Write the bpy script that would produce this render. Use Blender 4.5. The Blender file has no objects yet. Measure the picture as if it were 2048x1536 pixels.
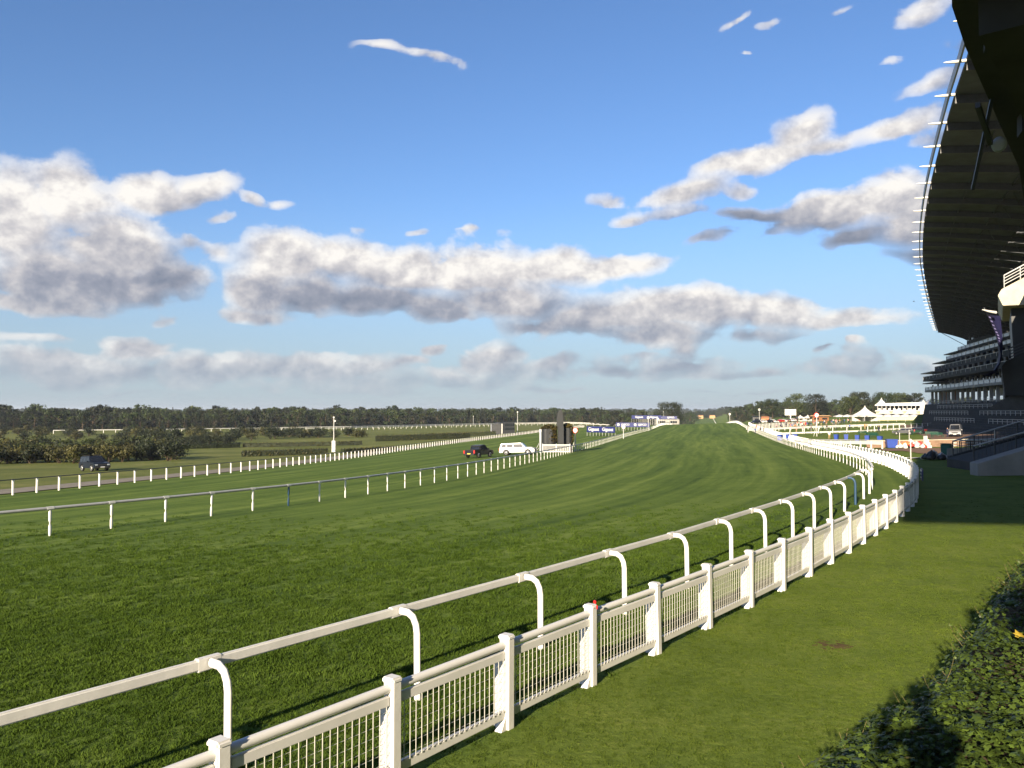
import bpy, bmesh, math, random
import numpy as np
from mathutils import Vector, Matrix, noise as mnoise

rnd = random.Random(7)
R = math.radians
scene = bpy.context.scene
COL = scene.collection

# ------------------------------------------------------------------ camera
cam_data = bpy.data.cameras.new('camera')
cam_data.sensor_width = 36.0
cam_data.lens = 29.13
cam_data.clip_start = 0.1
cam_data.clip_end = 20000
cam = bpy.data.objects.new('camera', cam_data)
COL.objects.link(cam)
CAMZ = 3.8
cam.location = (0, 0, CAMZ)
cam.rotation_euler = (R(90 + 1.866), 0, 0)
scene.camera = cam

# ------------------------------------------------------------------ light and exposure
SUN_AZ = 24.8      # the light travels this many degrees to the right of +Y
SUN_EL = 16.4
sun_data = bpy.data.lights.new('sun', 'SUN')
sun_data.energy = 5.0
sun_data.angle = R(0.53)
sun_data.color = (1.0, 0.85, 0.64)
sun = bpy.data.objects.new('sun', sun_data)
COL.objects.link(sun)
sdir = Vector((math.sin(R(SUN_AZ)) * math.cos(R(SUN_EL)), math.cos(R(SUN_AZ)) * math.cos(R(SUN_EL)), -math.sin(R(SUN_EL))))
sun.rotation_euler = sdir.to_track_quat('-Z', 'Y').to_euler()
sun.location = (-40, -80, 40)

vs = scene.view_settings
vs.view_transform = 'Standard'
vs.look = 'None'
vs.exposure = 1.42
vs.gamma = 1.0
vs.use_curve_mapping = False
scene.cycles.use_denoising = True
scene.cycles.max_bounces = 5
scene.cycles.diffuse_bounces = 2
scene.cycles.transparent_max_bounces = 8

# ------------------------------------------------------------------ sky
world = bpy.data.worlds.new('World')
scene.world = world
world.use_nodes = True
world.cycles.sampling_method = 'MANUAL'
world.cycles.sample_map_resolution = 512
wt = world.node_tree
wt.nodes.clear()

# clouds: azimuth, elevation, half width, half height (degrees), tilt, thinness
CLOUDS = [
(-31.39,11.2,3.28,2.8,0,0),(-28,12.91,2.83,1.77,0,0),(-23.77,13.67,2.61,1.14,5,0),(-20.79,14.17,2.57,1.03,8,0.1),(-17.2,13.61,1.2,0.43,0,0.3),(-15.21,13.55,1.16,0.37,0,0.35),(-19.39,12.6,1.48,0.46,0,0.45),(-25.59,9.84,3.38,2.65,0,0),
(-29.52,7.87,3.4,2.26,0,0),(-26.54,7.78,4.7,1.48,0,0),(-22.82,8.17,2.94,1.59,0,0.1),(-29.5,6.52,3.93,0.84,0,0),(-23.97,7,1.73,0.57,0,0.2),(-23.02,5.85,0.76,0.29,10,0.3),(-21.66,11.23,0.9,0.64,-30,0.3),(-19.83,10.41,1.84,0.72,-20,0.3),
(-15.4,10.01,2.73,1.83,0,0),(-11.46,10.18,3.99,1.42,0,0),(-7.05,9.46,4.43,1.54,-3,0),(-2.22,9.52,4.49,1.8,0,0),(2.64,9.52,4.49,1.38,0,0),(7.12,9.63,3.4,0.96,8,0),(10.18,10.22,1.67,0.31,12,0.4),(-16.82,7.66,2.06,1.99,20,0),
(-17.6,5.99,2.36,0.56,4,0.1),(-13.76,7.77,2.61,1.51,0,0),(-9.09,7.56,4.38,1.16,0,0),(-4.98,6.94,3.09,1.03,0,0.1),(-0.49,7.48,4.15,1.31,0,0),(9.15,6.71,3.71,1.43,0,0),(12.83,6.8,4.27,1.35,0,0),(17.03,6.5,3.48,1.26,-5,0),
(21.36,5.86,4.5,0.55,0,0.15),(5.39,6.26,5.14,1.38,0,0.1),(1.94,5.76,3.11,0.76,0,0.2),(10.15,5.34,4.36,0.85,0,0.1),(11.65,4.4,1.16,0.95,40,0.2),(16.06,4.98,3.83,0.6,0,0.35),(14.22,16.03,2.11,0.67,12,0.1),(17.45,16.26,3.46,0.99,10,0),
(19.97,17.61,1.68,1.36,35,0.1),(20.88,16.55,1.81,0.71,0,0.2),(25.04,17.19,3.26,0.81,8,0.2),(22.4,16.83,2.36,0.8,0,0.35),(27.56,16.32,2.45,0.8,0,0.4),(11.89,14.58,3.31,0.88,8,0.15),(6.63,14.3,1.64,0.55,0,0.35),(8.33,13.19,1.62,0.51,0,0.25),
(15.51,14.36,1.54,0.67,0,0.3),(11.21,13.48,2.66,0.61,0,0.35),(21.14,12.52,4.51,1.16,3,0),(24.4,13,3.15,1.45,5,0),(26.66,11.72,3.04,1.55,0,0),(16.78,12.75,3.01,0.53,-4,0.1),(22.91,10.98,2.49,0.7,0,0.1),(13.52,11.48,2.45,0.61,12,0.35),
(18.03,11.65,2.81,0.43,10,0.4),(27.46,9.83,2.45,0.77,0,0.2),(26.28,9.23,0.61,0.28,0,0.3),(-8.66,23.73,2.1,0.38,-4,0.3),(-5.73,23.36,2.05,0.31,-12,0.35),(-3.46,22.83,1.55,0.24,-30,0.42),(-2.24,22.15,0.76,0.14,-30,0.45),(15.28,24.65,1.54,0.43,30,0.45),
(17.7,24.38,1.13,0.3,15,0.45),(15.91,22.77,0.7,0.2,0,0.5),(24.96,21.2,1.19,0.34,10,0.4),(26.85,23.67,2.34,0.86,10,0.3),(27.33,19.48,2.05,0.8,15,0.3),(29.01,21.52,1.06,0.6,40,0.4),(22.21,24.67,1.33,0.26,10,0.5),(-6.55,11.99,1.16,0.31,0,0.4),
(-3.27,12.11,1.55,0.38,5,0.42),(-10.46,12.26,0.94,0.27,0,0.45),(4.03,13.26,0.48,0.17,0,0.45),(-0.84,12.06,1.21,0.21,5,0.48),(-27.84,2.51,4.6,0.92,0,0),(-30.23,3.05,2.07,0.6,0,0.1),(-24.65,3.93,1.77,0.53,0,0),(-20.05,2.83,4.88,0.91,0,0.05),
(-14.37,2.68,5.52,0.87,0,0.1),(-9.74,2.96,3.02,0.68,0,0.15),(-5.66,4.09,1.16,0.38,15,0.1),(-7.03,3.12,1.23,0.34,8,0.15),(-1.7,3.46,2.59,0.83,8,0),(-4.11,2.55,2.41,0.38,0,0.2),(2.97,3.25,1.55,0.52,15,0.15),(0.55,2.77,2.07,0.35,0,0.25),
(7.09,2.64,2.04,0.48,0,0.2),(11.14,2.71,3.99,0.37,0,0.2),(12.79,2.26,5.26,0.4,0,0.3),(17,2.35,1.2,0.3,5,0.15),(21.98,2.4,1.19,0.26,0,0.2),(22.74,4.37,0.71,0.29,0,0.1),(20.43,3.98,0.91,0.29,15,0.25),(8.63,3.9,1.52,0.31,8,0.3),
(22.23,3.74,2.67,0.32,0,0.45),(-28.89,1.57,0.53,0.27,5,0.2),(-27.41,1.53,0.41,0.18,0,0.35),(-22.14,1.66,2.37,0.22,0,0.4),(-16.92,1.55,2.85,0.2,0,0.45),(-11.07,1.42,4,0.2,0,0.45),(2.63,1.28,3.11,0.21,0,0.42),(-15.65,1.23,1.28,0.17,0,0.4),
(16.03,1.06,4.79,0.2,0,0.45),(-25.04,1,4.26,0.19,0,0.45),(-4.28,1.79,6.88,0.24,0,0.42),(-30.25,4.39,3.1,0.36,3,0.4),(-25.09,4.45,3.4,0.25,0,0.45),(-36.66,11.09,4.45,3.05,0,0),(-41.18,5.78,5.09,2.08,0,0),(-37.8,2.38,5.18,0.82,0,0.05),
(36.7,11.08,4.89,1.66,5,0),(38.75,4.91,5.47,1.08,0,0.1),(37.63,2.25,4.77,0.49,0,0.2),(-46.31,8.16,3.3,2.15,10,0.1),]

def nd(nt, typ, ins=None, **props):
    n = nt.nodes.new(typ)
    for k, v in props.items():
        setattr(n, k, v)
    if ins:
        for k, v in ins.items():
            if hasattr(v, 'is_linked') or hasattr(v, 'links'):
                nt.links.new(v, n.inputs[k])
            else:
                n.inputs[k].default_value = v
    return n

def mth(nt, op, a, b=None, c=None, clamp=False):
    ins = {0: a}
    if b is not None: ins[1] = b
    if c is not None: ins[2] = c
    return nd(nt, 'ShaderNodeMath', ins, operation=op, use_clamp=clamp).outputs[0]

def vmth(nt, op, a, b=None, out=0):
    ins = {0: a}
    if b is not None: ins[1] = b
    return nd(nt, 'ShaderNodeVectorMath', ins, operation=op).outputs[out]

def mixc(nt, fac, a, b, blend='MIX'):
    n = nt.nodes.new('ShaderNodeMix')
    n.data_type = 'RGBA'; n.blend_type = blend
    for i, v in ((0, fac), (6, a), (7, b)):
        if hasattr(v, 'links'): nt.links.new(v, n.inputs[i])
        else: n.inputs[i].default_value = v
    return n.outputs[2]

CLOUD_GAIN = 5.5

AZ0, AZ1, EL0, EL1 = -46.0, 46.0, -3.0, 34.0
def cloud_tables():
    """cloud cover, and how much cloud lies above each spot, over the sky ahead"""
    az = np.linspace(AZ0, AZ1, 256); el = np.linspace(EL0, EL1, 320)
    A, E = np.meshgrid(az, el, indexing='ij')
    D = np.full(A.shape, -9.0)
    for a, e, hw, hh, r, thin in CLOUDS:
        c, s_ = math.cos(R(r)), math.sin(R(r))
        u = ((A - a) * c + (E - e) * s_) / (hw * 1.14)
        v = (-(A - a) * s_ + (E - e) * c) / (hh * (1.2 if e > 6 else 1.5))
        v = np.where(v < 0, v * 1.25, v)             # flatter undersides
        D = np.maximum(D, 1.05 - (u * u + v * v + thin * (1.1 if thin < .25 else 1.4)))
    for a in range(-44, 45, 8):                      # a faint bank low all along the horizon
        u = (A - a - 3 * math.sin(a)) / 7.0; v = (E - 2.5 - .5 * math.sin(a * 1.7)) / 1.25
        D = np.maximum(D, .52 - (u * u + v * v))
    D = np.maximum(D, -1.0)
    thick = np.clip(D + 0.25, 0, 1.0)
    step = (EL1 - EL0) / 319
    up = np.zeros_like(D); dn = np.zeros_like(D)
    n = int(4.2 / step)
    for k in range(n):
        m = k // 4                                   # the light slants down from the left
        a_ = np.zeros_like(D); a_[m:, :320 - k] = thick[:256 - m, k:]
        b_ = np.zeros_like(D); b_[:256 - m, k:] = thick[m:, :320 - k]
        up += a_ * step; dn += b_ * step
    r = up / (up + dn + 0.05)
    r = np.clip((r - 0.30) / 0.62, 0, 1)
    T = r * r * (3 - 2 * r) * np.clip(up / 1.1, 0, 1)
    for _ in range(2):
        T = (np.roll(T, 1, 0) + np.roll(T, -1, 0) + np.roll(T, 1, 1) + np.roll(T, -1, 1) + T) / 5
    return az, el, D + 1.0, T

def table_nodes(nt, F_, rank, U01, V01):
    """a field over the sky as a sum of curves in azimuth times curves in elevation"""
    U, S, Vt = np.linalg.svd(F_, full_matrices=False)
    fu = U[:, :rank] * np.sqrt(S[:rank]); fv = (Vt[:rank].T) * np.sqrt(S[:rank])
    def curves(f, k, x):
        n = nt.nodes.new('ShaderNodeRGBCurve')
        mp = n.mapping; mp.use_clip = False
        m = f.shape[0]; pick = list(range(0, m, 1 if m < 300 else 2))
        if pick[-1] != m - 1: pick.append(m - 1)
        for ch in range(3):
            c = mp.curves[ch]
            col = f[:, 3 * k + ch]
            c.points[0].location = (0.0, float(col[0])); c.points[1].location = (1.0, float(col[-1]))
            for i in pick[1:-1]:
                c.points.new(i / (m - 1), float(col[i]))
        mp.update()
        nt.links.new(x, n.inputs['Color'])
        return n.outputs[0]
    tot = None
    for k in range(rank // 3):
        d = vmth(nt, 'DOT_PRODUCT', curves(fu, k, U01), curves(fv, k, V01), out=1)
        tot = d if tot is None else mth(nt, 'ADD', tot, d)
    return tot

def build_world():
    nt = wt
    tc = nt.nodes.new('ShaderNodeTexCoord')
    dirv = tc.outputs['Generated']
    sp = nd(nt, 'ShaderNodeSeparateXYZ', {0: dirv})
    az = mth(nt, 'MULTIPLY', mth(nt, 'ARCTAN2', sp.outputs[0], sp.outputs[1]), 57.2958)
    el = mth(nt, 'MULTIPLY', mth(nt, 'ARCSINE', sp.outputs[2]), 57.2958)
    Q = vmth(nt, 'MULTIPLY', dirv, (1.0, 1.0, 1.25))
    Q2 = vmth(nt, 'ADD', Q, (-0.009, 0.0, 0.016))
    sky = nt.nodes.new('ShaderNodeTexSky')
    sky.sky_type = 'NISHITA'
    sky.sun_disc = False
    sky.sun_elevation = R(SUN_EL)
    sky.sun_rotation = R(180 + SUN_AZ)
    sky.altitude = 50
    sky.air_density = 1.0
    sky.dust_density = SKY_DUST
    sky.ozone_density = SKY_OZONE
    hs = nd(nt, 'ShaderNodeHueSaturation', {'Saturation': SKY_SAT, 'Value': 1.0, 'Color': sky.outputs[0]})
    base = mixc(nt, 1.0, hs.outputs[0], SKY_TINT, 'MULTIPLY')
    # the air near the horizon is milky all round
    hz = nd(nt, 'ShaderNodeMapRange', {0: el, 1: 0.0, 2: 15.0, 3: 0.8, 4: 0.0}, interpolation_type='SMOOTHSTEP').outputs[0]
    base = mixc(nt, hz, base, SKY_HAZE)
    lowf = nd(nt, 'ShaderNodeMapRange', {0: el, 1: 0.0, 2: 4.0, 3: 0.5, 4: 1.0}).outputs[0]
    # turbulence: shifts the outlines, then breaks them up
    w1 = nd(nt, 'ShaderNodeTexNoise', {'Vector': Q, 'Scale': 12.0, 'Detail': 2.0, 'Roughness': 0.55}).outputs['Color']
    w1s = vmth(nt, 'MULTIPLY', vmth(nt, 'SUBTRACT', w1, (0.5, 0.5, 0.5)), (3.4, 2.0, 0.0))
    ws = nd(nt, 'ShaderNodeSeparateXYZ', {0: w1s})
    n1 = nd(nt, 'ShaderNodeTexNoise', {'Vector': Q, 'Scale': 24.0, 'Detail': 8.0, 'Roughness': 0.58, 'Distortion': 0.1}).outputs[0]
    n2 = nd(nt, 'ShaderNodeTexNoise', {'Vector': Q2, 'Scale': 24.0, 'Detail': 5.0, 'Roughness': 0.58, 'Distortion': 0.1}).outputs[0]
    u01 = nd(nt, 'ShaderNodeMapRange', {0: mth(nt, 'ADD', az, ws.outputs[0]), 1: AZ0, 2: AZ1}).outputs[0]
    v01 = nd(nt, 'ShaderNodeMapRange', {0: mth(nt, 'ADD', el, ws.outputs[1]), 1: EL0, 2: EL1}).outputs[0]
    uu = nd(nt, 'ShaderNodeCombineXYZ', {0: u01, 1: u01, 2: u01}).outputs[0]
    vv = nd(nt, 'ShaderNodeCombineXYZ', {0: v01, 1: v01, 2: v01}).outputs[0]
    _, _, D_, T_ = cloud_tables()
    D = table_nodes(nt, D_, 30, uu, vv)
    T = table_nodes(nt, T_, 24, uu, vv)
    # the rest of the dome, outside the field the picture shows: the same broken cumulus
    big = nd(nt, 'ShaderNodeTexNoise', {'Vector': Q, 'Scale': 3.2, 'Detail': 2.0}).outputs[0]
    Dg = mth(nt, 'MULTIPLY_ADD', big, 8.0, -3.8)
    m1 = nd(nt, 'ShaderNodeMapRange', {0: mth(nt, 'ABSOLUTE', az), 1: 38.0, 2: 44.0}).outputs[0]
    m2 = nd(nt, 'ShaderNodeMapRange', {0: el, 1: 28.5, 2: 33.0}).outputs[0]
    msk = mth(nt, 'MAXIMUM', m1, m2)
    D = nd(nt, 'ShaderNodeMix', {0: msk, 2: D, 3: Dg}).outputs[0]
    T = nd(nt, 'ShaderNodeMix', {0: msk, 2: T, 3: 0.35}).outputs[0]
    d = mth(nt, 'ADD', D, mth(nt, 'MULTIPLY_ADD', n1, CL_NOISE, -1.0 - CL_NOISE / 2))
    alpha = nd(nt, 'ShaderNodeMapRange', {0: d, 1: -0.18, 2: 0.34}, interpolation_type='SMOOTHSTEP').outputs[0]
    thinf = nd(nt, 'ShaderNodeMapRange', {0: D, 1: 0.75, 2: 1.75, 3: 0.18, 4: 1.0}).outputs[0]
    alpha = mth(nt, 'MULTIPLY', alpha, thinf)
    rel = mth(nt, 'SUBTRACT', n1, n2)
    T = mth(nt, 'MULTIPLY', T, nd(nt, 'ShaderNodeMapRange', {0: el, 1: 2.0, 2: 7.0, 3: 0.55, 4: 1.0}).outputs[0])
    lit = mth(nt, 'MULTIPLY_ADD', T, -CL_BASE, 0.92)
    lit = mth(nt, 'MULTIPLY_ADD', rel, CL_RELIEF, lit)
    dens = mth(nt, 'MULTIPLY', nd(nt, 'ShaderNodeMapRange', {0: d, 1: 0.2, 2: 1.3}).outputs[0], 0.12)
    lit = mth(nt, 'SUBTRACT', lit, dens, clamp=True)
    ramp = nt.nodes.new('ShaderNodeValToRGB')
    cr = ramp.color_ramp
    cr.elements[0].position = 0.0; cr.elements[0].color = (0.20, 0.235, 0.315, 1)
    cr.elements[1].position = 1.0; cr.elements[1].color = (0.92, 0.885, 0.84, 1)
    e = cr.elements.new(0.35); e.color = (0.33, 0.35, 0.42, 1)
    e = cr.elements.new(0.70); e.color = (0.60, 0.585, 0.60, 1)
    nt.links.new(lit, ramp.inputs[0])
    cl = mixc(nt, 1.0, ramp.outputs[0], (CLOUD_GAIN, CLOUD_GAIN, CLOUD_GAIN, 1), 'MULTIPLY')
    cl = mixc(nt, nd(nt, 'ShaderNodeMapRange', {0: el, 1: 0.0, 2: 8.0, 3: 0.40, 4: 0.0}).outputs[0], cl, SKY_HAZE)
    col = mixc(nt, mth(nt, 'MULTIPLY', alpha, lowf), base, cl)
    bg = nd(nt, 'ShaderNodeBackground', {'Color': col, 'Strength': 0.075})
    out = nt.nodes.new('ShaderNodeOutputWorld')
    nt.links.new(bg.outputs[0], out.inputs[0])

CL_NOISE, CL_BASE, CL_RELIEF = 2.5, 0.80, 1.5
SKY_DUST = 0.4
SKY_OZONE = 3.0
SKY_SAT = 1.05
SKY_TINT = (0.70, 0.74, 0.87, 1)
SKY_HAZE = (1.95, 2.5, 3.05, 1)

build_world()

# ------------------------------------------------------------------ helpers
def tag(o, label=None, cat=None, group=None, kind=None):
    if label: o['label'] = label
    if cat: o['category'] = cat
    if group: o['group'] = group
    if kind: o['kind'] = kind
    return o

def empty(name, loc=(0, 0, 0), rz=0.0):
    o = bpy.data.objects.new(name, None)
    o.empty_display_size = 0.3
    COL.objects.link(o)
    o.location = loc
    o.rotation_euler = (0, 0, rz)
    return o

def frame(ex, up=Vector((0, 0, 1)), loc=(0, 0, 0)):
    ex = Vector(ex).normalized()
    ey = up.cross(ex).normalized()
    ez = ex.cross(ey)
    return Matrix(((ex.x, ey.x, ez.x, loc[0]), (ex.y, ey.y, ez.y, loc[1]), (ex.z, ey.z, ez.z, loc[2]), (0, 0, 0, 1)))

class MB:
    """collects plain shapes into one mesh"""
    def __init__(self, M=None):
        self.v = []; self.f = []; self.m = []; self.M = M; self.mi = 0; self.sm = []
    def add(self, vs, fs, smooth=False):
        n = len(self.v)
        for p in vs:
            p = Vector(p)
            if self.M is not None: p = self.M @ p
            self.v.append(p)
        for f in fs:
            self.f.append([n + i for i in f]); self.m.append(self.mi); self.sm.append(smooth)
    def box(self, c, s, rz=0.0, taper=1.0, M=None):
        x, y, z = s[0] / 2, s[1] / 2, s[2] / 2
        vs = []
        for dz, t in ((-z, 1.0), (z, taper)):
            for dx, dy in ((-x, -y), (x, -y), (x, y), (-x, y)):
                vs.append(Vector((dx * t, dy * t, dz)))
        if rz: 
            q = Matrix.Rotation(rz, 3, 'Z'); vs = [q @ p for p in vs]
        if M is not None: vs = [M @ (p + Vector(c)) for p in vs]
        else: vs = [p + Vector(c) for p in vs]
        self.add(vs, [(0, 3, 2, 1), (4, 5, 6, 7), (0, 1, 5, 4), (1, 2, 6, 5), (2, 3, 7, 6), (3, 0, 4, 7)])
    def bar(self, a, b, w, h=None, up=Vector((0, 0, 1))):
        """a square bar from a to b"""
        h = w if h is None else h
        a = Vector(a); b = Vector(b); L = (b - a).length
        if L < 1e-6: return
        ex = (b - a) / L
        if abs(ex.z) > 0.98: up = Vector((0, 1, 0))
        self.box((L / 2, 0, 0), (L, w, h), M=frame(ex, up, a))
    def tube(self, pts, r, n=8, caps=True, ry=None, up=Vector((0, 0, 1))):
        """swept ellipse along points; r number or list"""
        pts = [Vector(p) for p in pts]; k = len(pts)
        rs = r if isinstance(r, (list, tuple)) else [r] * k
        rys = ry if isinstance(ry, (list, tuple)) else [ry] * k
        vs = []; fs = []
        pu = None
        for i, p in enumerate(pts):
            d = (pts[min(i + 1, k - 1)] - pts[max(i - 1, 0)])
            d = d.normalized() if d.length > 1e-9 else Vector((0, 0, 1))
            u = up if abs(d.dot(up)) < 0.95 else (Vector((1, 0, 0)) if pu is None else pu)
            sx = d.cross(u).normalized(); sy = sx.cross(d); pu = sy
            rr, r2 = rs[i], (rys[i] if rys[i] is not None else rs[i])
            for j in range(n):
                a = 2 * math.pi * j / n
                vs.append(p + sx * (math.cos(a) * rr) + sy * (math.sin(a) * r2))
        for i in range(k - 1):
            for j in range(n):
                j2 = (j + 1) % n
                fs.append((i * n + j, i * n + j2, (i + 1) * n + j2, (i + 1) * n + j))
        self.add(vs, fs, True)
        if caps:
            self.add(vs[:n], [tuple(range(n))[::-1]]); self.add(vs[-n:], [tuple(range(n))])
    def lathe(self, prof, c=(0, 0, 0), n=12, sx=1.0, sy=1.0, smooth=True):
        vs = []; fs = []
        for r, z in prof:
            for j in range(n):
                a = 2 * math.pi * j / n
                vs.append((c[0] + r * sx * math.cos(a), c[1] + r * sy * math.sin(a), c[2] + z))
        k = len(prof)
        for i in range(k - 1):
            for j in range(n):
                j2 = (j + 1) % n
                fs.append((i * n + j, i * n + j2, (i + 1) * n + j2, (i + 1) * n + j))
        self.add(vs, fs, smooth)
        self.add(vs[:n], [tuple(range(n))[::-1]]); self.add(vs[-n:], [tuple(range(n))])
    def prism(self, poly, y0, y1):
        """polygon in x,z extruded along y"""
        n = len(poly)
        vs = [(p[0], y0, p[1]) for p in poly] + [(p[0], y1, p[1]) for p in poly]
        fs = [tuple(range(n)), tuple(range(2 * n - 1, n - 1, -1))]
        for i in range(n):
            j = (i + 1) % n
            fs.append((j, i, n + i, n + j))
        self.add(vs, fs)
    def slab(self, poly, z0, z1):
        """polygon in x,y extruded along z"""
        n = len(poly)
        vs = [(p[0], p[1], z0) for p in poly] + [(p[0], p[1], z1) for p in poly]
        fs = [tuple(range(n))[::-1], tuple(range(n, 2 * n))]
        for i in range(n):
            j = (i + 1) % n
            fs.append((i, j, n + j, n + i))
        self.add(vs, fs)
    def mesh(self, name, mats, origin=(0, 0, 0), bevel=0.0):
        me = bpy.data.meshes.new(name)
        o = Vector(origin)
        me.from_pydata([p - o for p in self.v], [], self.f)
        mats = mats if isinstance(mats, (list, tuple)) else [mats]
        for m in mats: me.materials.append(m)
        me.polygons.foreach_set('material_index', self.m)
        me.polygons.foreach_set('use_smooth', self.sm)
        bm = bmesh.new(); bm.from_mesh(me)
        bmesh.ops.recalc_face_normals(bm, faces=bm.faces)
        if bevel:
            bmesh.ops.remove_doubles(bm, verts=bm.verts, dist=1e-4)
            bmesh.ops.bevel(bm, geom=[e for e in bm.edges if len(e.link_faces) == 2 and e.calc_face_angle(0) > 0.5], offset=bevel, segments=2, affect='EDGES', clamp_overlap=True)
        bm.to_mesh(me); bm.free()
        return me
    def build(self, name, mats, parent=None, bevel=0.0, local=False):
        """world coordinates unless local; the object's origin is its parent's"""
        org = (0, 0, 0)
        if parent is not None and not local: org = world_loc(parent)
        if parent is None and not local:
            xs = [p.x for p in self.v]; ys = [p.y for p in self.v]; zs = [p.z for p in self.v]
            org = ((min(xs) + max(xs)) / 2, (min(ys) + max(ys)) / 2, min(zs))
        me = self.mesh(name, mats, org, bevel)
        o = bpy.data.objects.new(name, me)
        COL.objects.link(o)
        o.parent = parent
        if parent is None and not local: o.location = org
        return o

def world_loc(o):
    p = Vector((0, 0, 0))
    while o is not None:
        p += o.location; o = o.parent
    return p

def inst(name, me, parent, M):
    """another object sharing a mesh, at world matrix M under an unrotated parent"""
    o = bpy.data.objects.new(name, me)
    COL.objects.link(o)
    o.parent = parent
    if parent is not None:
        M = Matrix.Translation(-world_loc(parent)) @ M
    o.matrix_basis = M
    return o

def copy_tree(o, parent=None):
    c = o.copy(); COL.objects.link(c); c.parent = parent
    for ch in o.children:
        if ch.name in COL.objects: copy_tree(ch, c)
    return c

# ------------------------------------------------------------------ materials
def mat(name, col, rough=0.6, var=0.12, scale=3.0, spec=0.3, metal=0.0, bump=0.0, bscale=30.0, obj=True, trans=0.0):
    m = bpy.data.materials.new(name); m.use_nodes = True
    nt = m.node_tree; bs = nt.nodes['Principled BSDF']
    tc = nt.nodes.new('ShaderNodeTexCoord')
    src = tc.outputs['Object']
    n = nd(nt, 'ShaderNodeTexNoise', {'Vector': src, 'Scale': scale, 'Detail': 5.0, 'Roughness': 0.6})
    lo = tuple(c * (1 - var) for c in col) + (1,); hi = tuple(min(1, c * (1 + var)) for c in col) + (1,)
    f = nd(nt, 'ShaderNodeMapRange', {0: n.outputs[0], 1: 0.3, 2: 0.7}).outputs[0]
    nt.links.new(mixc(nt, f, lo, hi), bs.inputs['Base Color'])
    bs.inputs['Roughness'].default_value = rough
    bs.inputs['Specular IOR Level'].default_value = spec
    bs.inputs['Metallic'].default_value = metal
    if trans: bs.inputs['Transmission Weight'].default_value = trans
    if bump:
        n2 = nd(nt, 'ShaderNodeTexNoise', {'Vector': src, 'Scale': bscale, 'Detail': 4.0})
        b = nd(nt, 'ShaderNodeBump', {'Height': n2.outputs[0], 'Strength': bump, 'Distance': 0.05})
        nt.links.new(b.outputs[0], bs.inputs['Normal'])
    return m

def leaf_mat(name, col, var=0.35, scale=0.6, transl=0.25, rough=0.55, hue=(1.15, 0.95, 0.8)):
    m = bpy.data.materials.new(name); m.use_nodes = True
    nt = m.node_tree; nt.nodes.clear()
    geo = nt.nodes.new('ShaderNodeNewGeometry'); oi = nt.nodes.new('ShaderNodeObjectInfo')
    n = nd(nt, 'ShaderNodeTexNoise', {'Vector': geo.outputs['Position'], 'Scale': scale, 'Detail': 3.0})
    rn = geo.outputs['Random Per Island']
    f = mth(nt, 'ADD', mth(nt, 'MULTIPLY', n.outputs[0], 0.6), mth(nt, 'MULTIPLY', rn, 0.4))
    f = nd(nt, 'ShaderNodeMapRange', {0: f, 1: 0.25, 2: 0.75}).outputs[0]
    lo = tuple(c * (1 - var) for c in col) + (1,); hi = tuple(c * (1 + var) * h for c, h in zip(col, hue)) + (1,)
    c1 = mixc(nt, f, lo, hi)
    o2 = nd(nt, 'ShaderNodeMapRange', {0: oi.outputs['Random'], 3: 0.75, 4: 1.3}).outputs[0]
    c2 = vmth(nt, 'SCALE', c1)
    nt.links.new(o2, c2.node.inputs['Scale'])
    d = nd(nt, 'ShaderNodeBsdfPrincipled', {'Base Color': c2, 'Roughness': rough, 'Specular IOR Level': 0.25})
    t = nd(nt, 'ShaderNodeBsdfTranslucent', {'Color': c2})
    mx = nd(nt, 'ShaderNodeMixShader', {0: transl, 1: d.outputs[0], 2: t.outputs[0]})
    o = nt.nodes.new('ShaderNodeOutputMaterial')
    nt.links.new(mx.outputs[0], o.inputs[0])
    return m

def emit_mat(name, col, strength):
    m = bpy.data.materials.new(name); m.use_nodes = True
    bs = m.node_tree.nodes['Principled BSDF']
    bs.inputs['Base Color'].default_value = (*col, 1)
    bs.inputs['Emission Color'].default_value = (*col, 1)
    bs.inputs['Emission Strength'].default_value = strength
    return m

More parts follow.
